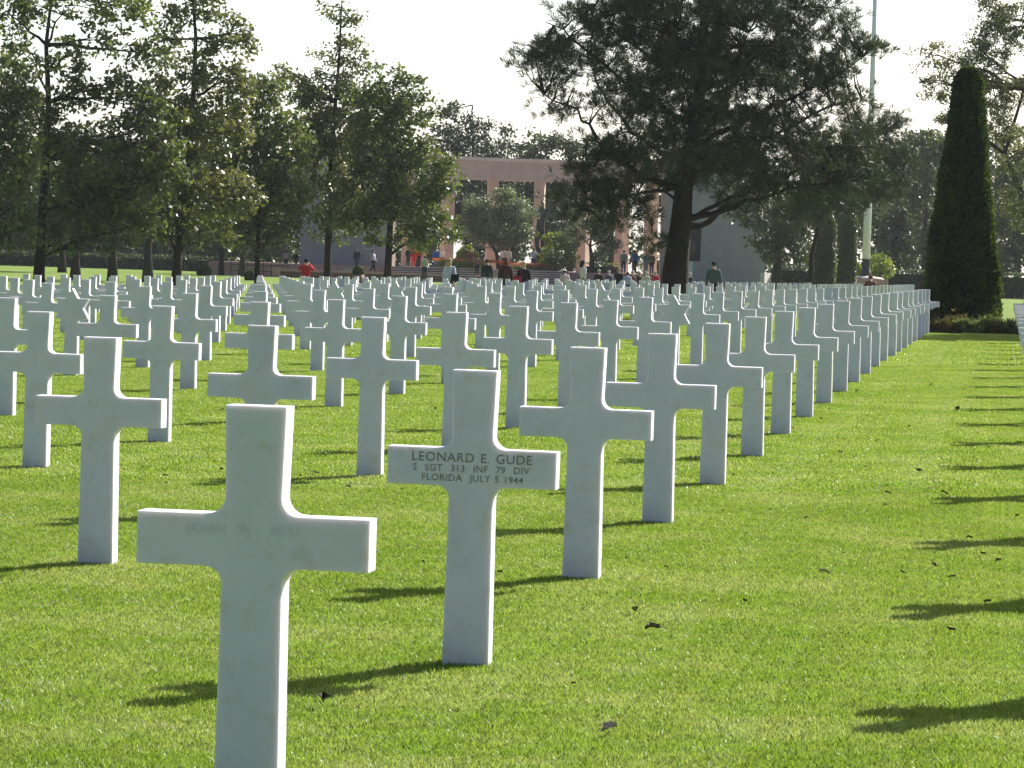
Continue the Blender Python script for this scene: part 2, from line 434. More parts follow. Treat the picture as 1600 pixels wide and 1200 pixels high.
ORD = lambda n: str(n) + ('th' if 10 <= n % 100 <= 20 else {1: 'st', 2: 'nd', 3: 'rd'}.get(n % 10, 'th'))
plots = []
for c, (a, b) in ROWS.items():
    for r in range(a, b+1):
        u = col_u(c); v = V0 + (r-1)*DV
        z = -u*math.sin(YAW)+v*math.cos(YAW); x = u*math.cos(YAW)+v*math.sin(YAW)
        vis = z > 4 and abs(x + ROLL*0) < z*800/FPX + .25
        if c == 0 and r == 0: continue
        plots.append((c, r, u, v, z, vis))
seen = sorted([p for p in plots if p[5]], key=lambda p: p[4])
indiv = {(p[0], p[1]) for p in seen[:300]}
first = {}
for p in seen: first.setdefault(p[0], p[1]); first[p[0]] = min(first[p[0]], p[1])
inv_mesh = {}
def lettering(lines, name, mat, parent, size, z_top, dz, amp=.0012):
    """each engraved line is a part laid on the front face"""
    for k, (txt, sz, xo) in enumerate(lines):
        cu = bpy.data.curves.new('t', 'FONT'); cu.body = txt; cu.size = sz; cu.align_x = 'CENTER'; cu.resolution_u = 3
        cu.space_character = 1.08; cu.space_word = 1.25; cu.offset = .0001
        to = bpy.data.objects.new('t', cu); COL.objects.link(to); bpy.context.view_layer.update()
        me = bpy.data.meshes.new_from_object(to.evaluated_get(bpy.context.evaluated_depsgraph_get()))
        me.transform(Matrix.Translation((xo, -amp, z_top - k*dz)) @ Matrix.Rotation(math.pi/2, 4, 'X'))
        bpy.data.objects.remove(to); bpy.data.curves.remove(cu); me.name = name; link(name, me, mat, parent)
far_bm = bmesh.new()
for (c, r, u, v, z, vis) in plots:
    star = (c, r) in STARS
    me = STAR if star else CROSS
    jr = random.Random(c*100+r)
    loc = Vector((u + jr.uniform(-.012, .012), v + jr.uniform(-.012, .012), gz(u, v) + jr.uniform(-.006, .006)))
    rot = (jr.uniform(-.004, .004), jr.uniform(-.005, .005), jr.uniform(-.012, .012))
    if vis and (c, r) not in indiv:
        t = me.copy(); t.transform(Matrix.Translation(loc) @ Matrix.Rotation(rot[2], 4, 'Z')); far_bm.from_mesh(t); bpy.data.meshes.remove(t); continue
    o = link('star_headstone' if star else 'cross_headstone', me); o.location = loc; o.rotation_euler = rot
    kindw = 'white marble star of David headstone' if star else 'white marble cross'
    n = r - first.get(c, r) + 1
    if (c, r) == (0, 2): lab = 'white marble cross with clear dark three-line inscription, second nearest the camera'
    elif (c, r) == (0, 1): lab = 'nearest and largest white marble cross, its foot cut off by the bottom of the photo'
    elif c == -1: lab = '%s, %s from the front in the row at the right photo edge' % (kindw, ORD(max(1, n)))
    elif c == 0: lab = '%s, %s from the camera in the row along the open lawn' % (kindw, ORD(n))
    elif c == 10: lab = '%s, %s visible from the front in the leftmost row by the trees' % (kindw, ORD(max(1, n)))
    else: lab = '%s, %s from the front, %s row left of open lawn' % (kindw, ORD(max(1, n)), ORD(c+1))
    tag(o, lab, 'headstone', 'white marble headstones in straight rows on the lawn')
    if (c, r) == (0, 2):
        lettering([('LEONARD E. GUDE', .0475, 0), ('S  SGT  313  INF  79  DIV', .0345, -.002), ('FLORIDA  JULY 5 1944', .0345, .004)], 'inscription', LETTER, o, .04, .7385, .0345)
    elif (c, r) == (0, 1):
        lettering([('JOHN  W   BEAL', .038, -.02)], 'inscription', FAINT, o, .04, .737, .037)
fm = bpy.data.meshes.new('distant_headstones'); far_bm.to_mesh(fm); far_bm.free(); fm.materials.append(MARBLE)
tag(link('distant_headstones', fm), 'farthest white marble crosses at the back of the burial plot, packed too small to tell apart', 'headstones', 'white marble headstones in straight rows on the lawn', 'stuff')
#%%PART2
# ================================================================== MEMORIAL (terrace, steps, colonnade, two loggias)
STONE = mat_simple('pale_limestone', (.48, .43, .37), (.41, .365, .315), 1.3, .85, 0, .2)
STONED = mat_simple('coping_stone', (.60, .56, .53), (.52, .48, .45), 1.5, .8)
WARM = mat_simple('sun_warmed_limestone', (.50, .42, .335), (.43, .36, .285), 1.5, .85)  # limestone tinted warm for the orange of the pillars' sunlit sides
PINK = mat_simple('pink_granite', (.55, .31, .28), (.46, .26, .235), 6, .7)
RISER = mat_simple('red_granite', (.24, .12, .105), (.17, .09, .08), 6, .7)
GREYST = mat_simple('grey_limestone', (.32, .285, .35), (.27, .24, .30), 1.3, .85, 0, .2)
DARK = mat_simple('recess_shade_black', (.02, .022, .024), (.035, .035, .035), 3, .5)
PALE = mat_simple('pale_panel', (.55, .60, .62), (.48, .52, .54), 2, .6)
BRONZE = mat_simple('dark_bronze', (.030, .034, .036), (.018, .02, .022), 4, .35, 0, .6)
TZ = 1.28                                              # terrace level
P0 = at(800, 420, 245); P0.z = 0
ANG = YAW + math.radians(0.6)
MR = Matrix.Rotation(ANG, 4, 'Z')
def ml(x, y, z=0): return P0 + MR @ Vector((x, y, z))       # memorial-local: x right, y away
def lx(px, dist, y=None): return (px-800)/FPX*dist
def mobj(mb, name, mat, parent=None):
    o = mb.obj(name, mat, parent)
    if parent is None: o.location = P0; o.rotation_euler = (0, 0, ANG)
    return o
GB = .3
# terrace and its steps
t = MB()
t.zprism([(-22, -6.9), (-22, 40), (18.7, 40), (18.7, -4.0), (4.2, -4.0), (4.2, -6.9)], GB-.5, TZ)
o = mobj(t, 'terrace', PINK); tag(o, kind='structure')
st = empty('stone_steps', ml(0, 0, 0), ANG); tag(st, 'broad red granite steps with pale edges leading up to the memorial terrace', 'steps')
XS0, XS1 = lx(596, 236), lx(886, 238)
for k in range(6):
    z1 = TZ - .004 - k*(TZ-GB)/6; y1 = -6.91 - k*.36
    mb = MB(); mb.box(((XS0+XS1)/2, y1-.18, z1-.10), (XS1-XS0, .36, .20)); mb.obj('step', RISER, st)
    mb = MB(); mb.box(((XS0+XS1)/2, y1-.20, z1+.012), (XS1-XS0+.004, .36, .05), bev=.01); mb.obj('tread', STONED, st)
st2 = empty('side_steps', ml(0, 0, 0), ANG); tag(st2, 'short flight of grey steps rising towards the left loggia', 'steps')
for k in range(4):
    xa = lx(520+k*5, 236); xb = lx(566-k*4, 236)
    mb = MB(); mb.box(((xa+xb)/2, -7.4+k*.1, .42+k*.2), (xb-xa, 1.2, .2)); mb.obj('step', STONE, st2)
kb = empty('terrace_kerb', ml(0, 0, 0), ANG); tag(kb, 'low pink granite kerb wall running along the back of the burial plot', 'kerb wall')
mb = MB(); mb.box((lx(560, 231), -13.5, .40), (lx(700, 231)-lx(424, 231), .35, .66)); mb.obj('wall', RISER, kb)
mb = MB(); mb.box((lx(560, 231), -13.5, .80), (lx(700, 231)-lx(424, 231)+.1, .55, .16), bev=.02); mb.obj('coping', PINK, kb)  # coping coloured lighter pink than the wall to look sunlit
mb = MB(); mb.box((lx(429, 231), -13.7, .52), (.55, .7, .98), bev=.02); mb.obj('end_block', PINK, kb)

TOPZ = 9.9
def loggia(name, label, x0, x1, side, niche):
    root = empty(name, ml((x0+x1)/2, 0, 0), ANG); tag(root, label, 'loggia')
    w = x1-x0; d = 7.5; y0 = -5.6
    nx, nw, nz0, nz1 = niche
    m = MB()                                            # front wall with a tall opening
    L = nx-nw/2+w/2; Rr = w/2-(nx+nw/2)
    m.box((-w/2+L/2, y0+.35, (GB+TOPZ)/2), (L, .7, TOPZ-GB))
    m.box((w/2-Rr/2, y0+.35, (GB+TOPZ)/2), (Rr, .7, TOPZ-GB))
    m.box((nx, y0+.35, (GB+nz0)/2), (nw, .7, nz0-GB)); m.box((nx, y0+.35, (nz1+TOPZ)/2), (nw, .7, TOPZ-nz1))
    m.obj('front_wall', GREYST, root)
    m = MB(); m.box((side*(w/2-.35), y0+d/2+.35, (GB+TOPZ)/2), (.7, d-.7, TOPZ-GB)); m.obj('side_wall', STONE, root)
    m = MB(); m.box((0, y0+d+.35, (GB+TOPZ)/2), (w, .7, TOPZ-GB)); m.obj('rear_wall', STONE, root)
    for k in range(3):
        m = MB(); m.box((-side*(w/2-.45), y0+1.7+k*2.4, (GB+TOPZ-1.5)/2+.2), (.8, .8, TOPZ-1.5-GB)); m.obj('pillar', WARM, root)
    m = MB(); m.box((-side*(w/2-.35), y0+d/2+.35, TOPZ-.76), (.7, d-.72, 1.5)); m.obj('beam', STONE, root)
    m = MB(); m.box((0, y0+d/2+.35, TOPZ+.12), (w+.3, d+1.0, .24), bev=.03); m.obj('roof', STONED, root)
    return root, y0
RGx0, RGx1 = lx(1038, 240), lx(1193, 240)
cxr = (RGx0+RGx1)/2
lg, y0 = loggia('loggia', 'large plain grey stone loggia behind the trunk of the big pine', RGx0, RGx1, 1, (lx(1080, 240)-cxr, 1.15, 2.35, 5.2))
m = MB(); m.box((lx(1080, 240)-cxr, y0+.45, 3.77), (1.14, .1, 2.84)); dk = m.obj('niche', DARK, lg)  # near-black panel backs the opening, the niche's shade put into its colour
m = MB(); m.ball((lx(1078, 240)-cxr, y0+.28, 4.55), .16, 2); m.tube([(lx(1079, 240)-cxr, y0+.28, 2.5), (lx(1080, 240)-cxr, y0+.28, 3.4), (lx(1078, 240)-cxr, y0+.28, 4.35)], [.30, .26, .12], 8); m.obj('urn', BRONZE, lg)
m = MB(); m.box((lx(1073, 240)-cxr, y0-.03, 1.45), (.72, .06, 1.75)); m.obj('plaque', PALE, lg)
m = MB(); m.box((0, 0, 0), (.35, 1.7, 1.35), rot=Matrix.Rotation(math.radians(-22), 3, 'Z')); bmesh.ops.translate(m.bm, vec=(lx(1196, 240)-cxr, y0+.7, 1.0), verts=m.bm.verts[:]); m.obj('sunlit_side_face', STONED, lg)  # turned box added to show the loggia's side face in sun
LGx0, LGx1 = lx(468, 240), lx(612, 240)
cxl = (LGx0+LGx1)/2
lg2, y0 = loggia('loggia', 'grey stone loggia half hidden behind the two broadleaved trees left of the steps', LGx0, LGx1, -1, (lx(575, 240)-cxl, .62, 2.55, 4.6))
m = MB(); m.box((lx(575, 240)-cxl, y0+.5, 3.57), (.61, .1, 2.04)); m.obj('niche', WARM, lg2)
m = MB()
for sx in (-.33, .33): m.box((lx(575, 240)-cxl+sx, y0-.02, 3.2), (.06, .05, 1.3))
m.box((lx(575, 240)-cxl, y0-.02, 2.52), (.72, .05, .07)); m.obj('opening_frame', PALE, lg2)
m = MB(); m.box((lx(543, 240)-cxl, y0-.02, 3.0), (.09, .05, .5)); m.box((lx(543, 240)-cxl, y0-.02, 3.95), (.09, .05, .5)); m.obj('slit_frame', PALE, lg2)

# curved colonnade
cl = empty('colonnade', ml(0, 0, 0), ANG); tag(cl, 'tall curved pale stone colonnade behind the steps, olive trees and bronze statue', 'colonnade')
CXc = lx(806, 250); RAD = 11.4; CYc = 3.0
def arc(a, r): return (CXc + r*math.sin(a), CYc + r*math.cos(a)*1.0)
angs = np.linspace(-math.pi/2*.98, math.pi/2*.98, 49)
def ring(r0, r1, z0, z1, name, mat):
    mb = MB(); bm = mb.bm; prev = None
    for a in angs:
        p = [bm.verts.new((*arc(a, r), z)) for r, z in ((r0, z0), (r1, z0), (r1, z1), (r0, z1))]
        if prev:
            for k in range(4): bm.faces.new((prev[k], prev[(k+1) % 4], p[(k+1) % 4], p[k]))
        else: bm.faces.new(p)
        prev = p
    bm.faces.new(prev[::-1]); bmesh.ops.recalc_face_normals(bm, faces=bm.faces[:])
    return mb.obj(name, mat, cl)
ring(RAD-.5, RAD+.5, TOPZ-1.62, TOPZ-.12, 'entablature', STONE)
ring(RAD-.62, RAD+.62, TOPZ-.12, TOPZ+.14, 'coping', STONED)
NP = 10
for k in range(NP):
    a = -math.pi/2*.93 + math.pi*.93*k/(NP-1); x, y = arc(a, RAD)
    mb = MB(); mb.box((0, 0, 0), (.80, .80, TOPZ-1.62-TZ), rot=Matrix.Rotation(-a, 3, 'Z'))
    bmesh.ops.translate(mb.bm, vec=(x, y, (TOPZ-1.62+TZ)/2), verts=mb.bm.verts[:]); mb.obj('pillar', WARM, cl)
# low wall of the colonnade (dado) seen between pillars, and a pale bench
fl = empty('flower_bed', ml(lx(722, 246), -3.2, TZ), ANG); tag(fl, 'raised bed of red flowers behind a low green hedge above the steps', 'flower bed')
def bush_cloud(c, half, n, size):
    P = (rng.random((n, 3))-.5)*2*np.array(half) + np.array(c)
    return leaf_cloud(P, np.full((n, 3), size*1.2), 3, size)
V, Fc = bush_cloud((0, -.5, .3), (lx(742, 246)/2-lx(668, 246)/2, .35, .30), 1500, .10); link('hedge', np_mesh('hedge', V, Fc), LIME, fl)
V, Fc = bush_cloud((.6, .3, .62), (2.7, .4, .07), 1000, .08); link('red_flowers', np_mesh('red_flowers', V, Fc), REDFL, fl)
fl2 = empty('flower_bed', ml(lx(815, 246), -2.0, TZ), ANG); tag(fl2, 'strip of orange red flowers at the foot of the bronze statue', 'flower bed')
V, Fc = bush_cloud((0, 0, .45), (lx(850, 246)-lx(812, 246), .4, .08), 900, .08); link('red_flowers', np_mesh('red_flowers', V, Fc), REDFL, fl2)
V, Fc = bush_cloud((0, -.4, .16), (lx(850, 246)-lx(815, 246), .3, .15), 900, .09); link('hedge', np_mesh('hedge', V, Fc), OAK, fl2)

# bronze statue: a youth rising from a wave, one arm stretched out to the left
def skin_mesh(name, J, E, lvl=1, root=0):
    me = bpy.data.meshes.new(name); me.from_pydata([j[:3] for j in J], E, [])
    o = bpy.data.objects.new(name, me); COL.objects.link(o)
    md = o.modifiers.new('s', 'SKIN'); md.use_smooth_shade = True
    sv = me.skin_vertices[0].data
    for i, j in enumerate(J):
        rr = j[3]; sv[i].radius = (rr, rr) if not isinstance(rr, tuple) else rr
    sv[root].use_root = True
    s2 = o.modifiers.new('b', 'SUBSURF'); s2.levels = lvl; s2.render_levels = lvl
    bpy.context.view_layer.update()
    out = bpy.data.meshes.new_from_object(o.evaluated_get(bpy.context.evaluated_depsgraph_get()))
    out.name = name
    bpy.data.objects.remove(o); bpy.data.meshes.remove(me)
    return out
sp = at(846, 424, 246); k = 246/FPX
def S(px, py, dy=0): return ((px-846)*k, dy, (424-py)*k)
J = [(*S(841, 362), .36), (*S(843, 345), .33), (*S(845, 334), .40), (*S(845, 326), .13), (*S(844, 319), .19), (*S(844, 314), .13),
     (*S(837, 331, -.1), .15), (*S(829, 328, -.2), .11), (*S(822, 322, -.2), .08), (*S(819, 320, -.2), .05),
     (*S(852, 331, .1), .15), (*S(854, 319, .1), .11), (*S(853, 309, .1), .07),
     (*S(837, 372), .22), (*S(838, 388), .17), (*S(844, 402), .13), (*S(847, 371, .2), .20), (*S(846, 386, .3), .15), (*S(851, 398, .3), .12)]
E = [(0, 1), (1, 2), (2, 3), (3, 4), (4, 5), (2, 6), (6, 7), (7, 8), (8, 9), (2, 10), (10, 11), (11, 12), (0, 13), (13, 14), (14, 15), (0, 16), (16, 17), (17, 18)]
stt = empty('bronze_statue', Vector((sp.x, sp.y, TZ)), YAW); tag(stt, 'dark bronze statue of a rising youth with one arm stretched to the left', 'statue')
off = sp.z - TZ
b = link('figure', skin_mesh('figure', J, E, 2), BRONZE, stt); b.location = (0, 0, off)
mb = MB()
mb.tube([S(846, 430), S(848, 415), S(845, 400), S(840, 388)], [1.15, .80, .50, .18], 9)
mb.tube([S(853, 428), S(856, 410), S(853, 396)], [.8, .5, .12], 8); mb.tube([S(838, 428), S(840, 412), S(838, 398)], [.7, .4, .1], 8)
w_ = mb.obj('wave_base', BRONZE, stt); w_.location = (0, 0, off)
mb = MB(); mb.box((0, 0, .28), (2.6, 2.2, .56), bev=.04); mb.obj('plinth', RISER, stt)

# flagpole on a pink plinth
WHITE = mat_simple('white_paint', (.88, .82, .97), (.84, .78, .93), .6, .6)
fpb = at(1352, 447, 228); fp = empty('flagpole', Vector((fpb.x, fpb.y, gz(fpb.x, fpb.y))), YAW); tag(fp, 'tall white flagpole with dark base standing on a pink granite plinth', 'flagpole')
WHITE.node_tree.nodes['Principled BSDF'].inputs['Metallic'].default_value = 0
hb = lambda py, px=1352: at(px, py, 228).z - fp.location.z
mb = MB(); mb.box((0, 0, hb(436)/2), (2.85, 2.85, hb(436)), bev=.03); mb.obj('plinth', PINK, fp)
mb = MB(); mb.tube([(0, 0, hb(436)), (0, 0, hb(434)+.02), (0, 0, hb(431))], [1.3, 1.15, .4], 8); mb.obj('plinth_cap', STONED, fp)
mb = MB(); mb.tube([(0, 0, hb(432)), (0, 0, hb(424)), (0, 0, hb(422)), (0, 0, hb(406)), (0, 0, hb(405))], [.36, .33, .28, .28, .32], 12); mb.obj('pole_base', DARK, fp)
mb = MB(); mb.tube([(0, 0, hb(405)), (0, 0, hb(300)), (0, 0, hb(100)), (0, 0, 27)], [.28, .25, .18, .12], 14); mb.obj('pole', WHITE, fp)
mb = MB(); mb.ball((0, 0, 27.1), .22, 2); mb.obj('finial', BRONZE, fp)

# ================================================================== TREES
# front broadleaved trees on the left
L4 = 'tall open crowned oak at the left edge, branches showing against the sky'
broad_tree('oak_tree', 'tall open-crowned oak second from the left, its branches showing against the sky', [(60, 446), (62, 400), (66, 330), (72, 250), (76, 160), (72, 70), (80, 0), (85, -60)], 132,
  [(160, 250, 120, 75), (120, 330, 85, 45), (210, 310, 95, 55), (60, 200, 70, 55), (230, 210, 80, 60), (110, 150, 70, 35), (180, 130, 50, 28), (50, 95, 80, 40, .6), (140, 75, 85, 42, .5), (100, 20, 110, 38, .6), (10, 30, 60, 45, .7), (190, 15, 80, 42, .6), (235, 95, 45, 35, .5), (210, 160, 60, 40, .8), (20, 150, 50, 30, .8), (260, 270, 50, 60), (100, 372, 60, 22), (200, 362, 75, 26), (130, 385, 70, 14, .7)], OAK, dens=1.5, leaf=.22, tw=.46, seed=3)
broad_tree('oak_tree', 'bushy green oak cut by the left photo edge', [(-30, 446), (-28, 380), (-20, 280), (-15, 180), (-10, 100)], 128,
  [(-10, 180, 75, 60), (10, 130, 60, 45), (10, 260, 75, 60), (0, 340, 65, 42), (35, 220, 50, 45), (-50, 240, 70, 90), (15, 372, 70, 28)], OAK, dens=1.7, leaf=.22, tw=.5, seed=5)
broad_tree('oak_tree', 'tall narrow-topped oak with a straight dark trunk, third from the left', [(275, 446), (277, 400), (284, 330), (296, 240), (302, 150), (306, 60), (300, -20), (300, -60)], 136,
  [(305, 30, 85, 50, .55), (310, -30, 70, 45, .6), (355, 80, 60, 42, .7), (250, 75, 55, 42, .6), (305, 130, 95, 50, .8), (370, 130, 45, 40, .8), (260, 180, 70, 45), (330, 200, 80, 60), (270, 260, 85, 60), (330, 310, 90, 55), (250, 345, 75, 42), (310, 368, 80, 22), (380, 60, 22, 22)], OAKB, dens=1.5, leaf=.21, tw=.42, seed=8)
broad_tree('oak_tree', 'dense rounded oak left of the two bare trunks by the steps', [(402, 440), (402, 400), (404, 330), (402, 250), (400, 180)], 145,
  [(405, 150, 66, 48, .8), (370, 210, 80, 60), (440, 220, 62, 62), (400, 290, 90, 60), (450, 320, 45, 55), (350, 320, 60, 50), (430, 355, 55, 28), (330, 250, 50, 50), (460, 270, 32, 50), (400, 378, 75, 18)], OAK, dens=1.8, leaf=.23, tw=.26, seed=13)
broad_tree('oak_tree', 'tall tree with a thin pointed leader rising above its neighbours', [(511, 445), (512, 400), (514, 330), (518, 240), (524, 160), (530, 90), (533, 20), (535, -10)], 152,
  [(535, 20, 42, 32, .5), (530, 75, 58, 34, .5), (500, 125, 68, 32, .6), (565, 100, 34, 24, .5), (530, 160, 70, 40, .8), (465, 140, 48, 38, .7), (445, 115, 28, 28, .6), (520, 200, 75, 40), (500, 250, 60, 50), (520, 310, 60, 45), (520, 360, 45, 22), (490, 200, 45, 35)], OAKB, dens=1.6, tw=.36, leaf=.17, clump=.52, seed=17)
broad_tree('oak_tree', 'full rounded oak with a short dark trunk in front of the steps', [(605, 442), (607, 400), (610, 340), (612, 260), (612, 180), (615, 130)], 150,
  [(615, 140, 62, 42, .8), (580, 175, 66, 46), (640, 175, 50, 40), (600, 230, 90, 50), (650, 270, 70, 50), (570, 290, 70, 55), (630, 330, 85, 42), (690, 310, 32, 45), (560, 350, 50, 32), (680, 360, 45, 28), (620, 375, 70, 20), (700, 265, 26, 30)], OAK, dens=1.8, leaf=.22, tw=.38, seed=21)
# thinner trees of the second row, behind
for i, (x, y, d, w_, lob, lab) in enumerate([
    (97, 421, 215, .55, [(90, 330, 70, 50), (60, 290, 60, 50), (130, 300, 60, 50)], 'slim dark tree behind the second oak trunk from the left'),
    (118, 428, 190, .6, [(140, 340, 60, 35), (110, 290, 70, 60)], 'dark trunk standing just right of the leftmost trunk pair'),
    (176, 428, 190, .6, [(170, 330, 60, 42), (200, 280, 60, 60)], 'dark trunk midway between the two widest left trunks'),
    (231, 429, 190, .62, [(240, 340, 60, 42), (220, 290, 60, 60)], 'dark trunk just left of the widest dark trunk'),
    (346, 420, 235, .4, [(340, 330, 60, 40), (320, 370, 60, 22)], 'thin far trunk right of the round clipped bush'),
    (379, 424, 225, .45, [(390, 340, 50, 35), (370, 360, 50, 25)], 'thin far trunk beside the small dark fence')]):
    broad_tree('oak_tree', lab, [(x, y), (x, 400), (x+2, 350), (x+4, 290)], d, lob, DOAK, dens=2.0, tw=w_, leaf=.26, clump=1.0, seed=40+i, twigs=False, group='second row of trees on the left lawn')

# trees beyond the memorial
def far_tree(name, label, x, dist, lobes, mat, dens=.8, leaf=.32, clump=1.0, seed=1, tw=.6, group='trees beyond the memorial'):
    ty = min(l[1]-l[3]*.5 for l in lobes); return broad_tree(name, label, [(x, 425+(x-800)*.03), (x, 380), (x+3, (380+ty)/2), (x+4, ty)], dist, lobes, mat, dens=dens, leaf=leaf, clump=clump, seed=seed, tw=tw, group=group)
FT = [
 ('pine_tree', 'feathery pine top above the left end of the colonnade roof', 735, 300, [(735, 200, 38, 22), (705, 175, 25, 20), (745, 240, 60, 30), (720, 300, 60, 60), (700, 220, 35, 30)], PINE),
 ('pine_tree', 'small pointed dark pine above the colonnade roof', 790, 305, [(788, 215, 17, 22), (800, 245, 35, 25), (790, 310, 60, 50)], PINE),
 ('pine_tree', 'dark pine group crown right of the pointed pine above the colonnade', 850, 300, [(835, 235, 30, 18), (870, 225, 38, 20), (905, 235, 30, 22), (860, 300, 70, 50)], PINE),
 ('pine_tree', 'dark pine behind the statue seen between the pillars', 890, 310, [(890, 290, 60, 45), (880, 350, 55, 45)], PINE),
 ('pine_tree', 'dark pine behind the right end of the colonnade', 955, 305, [(960, 260, 60, 40), (945, 320, 40, 40), (950, 370, 30, 25)], PINE),
 ('oak_tree', 'dark tree behind the left columns of the colonnade', 655, 300, [(655, 300, 50, 60), (650, 370, 50, 40), (625, 250, 40, 40)], DOAK),
 ('oak_tree', 'dark tree filling the gap behind the middle pillars', 745, 300, [(745, 350, 45, 55), (800, 370, 40, 40)], DOAK),
 ('oak_tree', 'broad tree behind the roof of the left loggia', 540, 300, [(540, 280, 60, 60), (500, 330, 50, 60), (580, 230, 50, 50)], DOAK),
 ('oak_tree', 'dark mass of a tree far behind the leftmost trunks', 30, 300, [(20, 370, 70, 50), (60, 310, 70, 50), (-20, 320, 60, 70)], DOAK),
 ('oak_tree', 'dark bushy tree far behind the second and third trunks', 140, 300, [(140, 375, 70, 45), (150, 310, 70, 50)], DOAK),
 ('oak_tree', 'dark bushy tree behind the middle of the left lawn', 240, 300, [(240, 375, 70, 45), (250, 310, 70, 50)], DOAK),
 ('oak_tree', 'dark bushy tree behind the round clipped bush', 330, 300, [(330, 370, 65, 48), (330, 300, 60, 50)], DOAK),
 ('oak_tree', 'olive green tree behind the small fence left of the loggia', 420, 300, [(410, 370, 55, 42), (430, 300, 50, 60), (450, 400, 30, 20)], HORN),
 ('oak_tree', 'dense dark tree to the right of the loggia under the pine boughs', 1215, 225, [(1215, 345, 62, 42), (1180, 320, 50, 45), (1240, 390, 42, 30), (1200, 385, 40, 22), (1250, 330, 45, 50)], DOAK),
 ('oak_tree', 'dark tree closing the gap behind the flagpole', 1400, 290, [(1390, 320, 50, 75), (1420, 270, 50, 60), (1440, 350, 50, 60), (1400, 400, 60, 35)], DOAK),
 ('oak_tree', 'round-topped tree behind the left side of the tall cypress', 1445, 275, [(1440, 235, 45, 35), (1470, 225, 40, 28), (1430, 290, 50, 45), (1460, 360, 50, 45)], DOAK),
 ('oak_tree', 'dark tree behind the right side of the tall cypress', 1590, 270, [(1590, 350, 60, 60), (1600, 280, 60, 60), (1575, 405, 50, 30)], DOAK),
 ('oak_tree', 'dark tree behind the two clipped columnar hornbeams', 1320, 280, [(1310, 340, 50, 60), (1350, 300, 50, 70), (1290, 260, 50, 50)], DOAK),
]
for i, (nm, lab, x, d, lob, mt) in enumerate(FT): far_tree(nm, lab, x, d, lob, mt, seed=70+i, dens=2.4)

# thin autumn tree with bare limbs at the right edge
broad_tree('birch_tree', 'thinly leaved tree at the right edge, bare limbs against the white sky', [(1640, 440), (1625, 370), (1595, 300), (1570, 240), (1600, 140), (1610, 40)], 150,
  [(1500, 130, 62, 46, .6), (1455, 90, 55, 30, .5), (1530, 90, 55, 50, .7), (1440, 135, 30, 24, .4), (1500, 200, 50, 34, .4), (1550, 150, 50, 50, .8), (1560, 60, 50, 45), (1590, 140, 45, 45), (1570, 200, 50, 30), (1600, 30, 50, 40), (1545, 20, 40, 30), (1590, 250, 50, 40), (1480, 180, 30, 18), (1590, 320, 45, 50)], OAKB, dens=1.15, tw=.42, leaf=.11, clump=.45, seed=31, group='thin tree on the right')

# columnar hornbeams, shrubs, hedge on the right
def column_tree(name, label, x, yb, yt, wpx, dist, mat, cone=.75, leaf=.12, cat='tree', n=9000):
    b = at(x, yb, dist); k = dist/FPX; z0 = gz(b.x, b.y); root = empty(name, Vector((b.x, b.y, z0)), YAW); tag(root, label, cat)
    h = at(x, yt, dist).z - z0; t_ = rng.random(n)**1.1; a = rng.random(n)*2*math.pi
    prof = wpx/2*k*(1-(1-cone)*t_)*np.minimum(1, (1-t_)*5+.15); q = 1-.18*rng.random(n)**2
    P = np.stack([np.cos(a)*prof*q, np.sin(a)*prof*q, t_*h], 1)
    V, Fc = leaf_cloud(P, np.full((n, 3), leaf*.9), 2, leaf)
    link('foliage', np_mesh('foliage', V, Fc), mat, root)
    mb = MB(); mb.tube([(0, 0, -.1), (0, 0, h*.5), (0, 0, h*.96)], [.12, .09, .02], 6); mb.obj('stem', BARK, root)
    return root
column_tree('hornbeam', 'clipped columnar hornbeam, left one of the pair left of the flagpole', 1287, 440, 325, 34, 215, HORN, .85, .16)
column_tree('hornbeam', 'clipped columnar hornbeam nearest the flagpole on its left', 1323, 440, 318, 26, 213, HORN, .85, .16)
broad_tree('shrub', 'bright yellow-green shrub right of the flagpole base', [(1376, 446), (1376, 430), (1375, 415)], 232, [(1370, 406, 14, 14), (1384, 416, 16, 14), (1365, 420, 12, 14), (1378, 428, 22, 12)], LIME, dens=2.0, tw=.15, leaf=.18, clump=.45, seed=63, group='shrubs by the flagpole', cat='shrub')
column_tree('shrub', 'small yellow-green shrub just left of the flagpole base', 1338, 442, 412, 26, 236, LIME, .6, .15, 'shrub', 1800)
def hedge(name, label, xa, xb, yt, dist, mat, depth=1.4, leaf=.16, group=None, n=None):
    A = at(xa, 430, dist); B = at(xb, 430, dist); c = (A+B)/2; z0 = gz(c.x, c.y); k = dist/FPX
    root = empty(name, Vector((c.x, c.y, z0)), YAW); tag(root, label, 'hedge', group)
    Lh = (xb-xa)*k; h = at((xa+xb)/2, yt, dist).z - z0; n = n or int(Lh*h*40+Lh*depth*40)
    q = rng.random(n); P = np.zeros((n, 3)); P[:, 0] = (rng.random(n)-.5)*Lh
    top = q < depth/(depth+h); P[:, 1] = np.where(top, (rng.random(n)-.5)*depth, np.where(rng.random(n) < .75, -depth/2, depth/2)); P[:, 2] = np.where(top, h, rng.random(n)*h)
    V, Fc = leaf_cloud(P, np.full((n, 3), leaf*.9), 3, leaf); link('foliage', np_mesh('foliage', V, Fc), mat, root)
    mb = MB(); mb.box((0, 0, h/2-.1), (Lh-.3, depth*.8, h-.25)); mb.obj('branches', BARK, root)
    return root
hedge('hedge', 'long clipped hedge behind the tall cypress on the right', 1200, 1680, 424, 242, DOAK)
hedge('hedge', 'dark clipped hedge closing the lawn behind the left trees', -60, 365, 398, 285, YEW, leaf=.2)
hedge('hedge', 'low hedge between the left lawn and the loggia', 352, 452, 412, 262, HORN, leaf=.2)
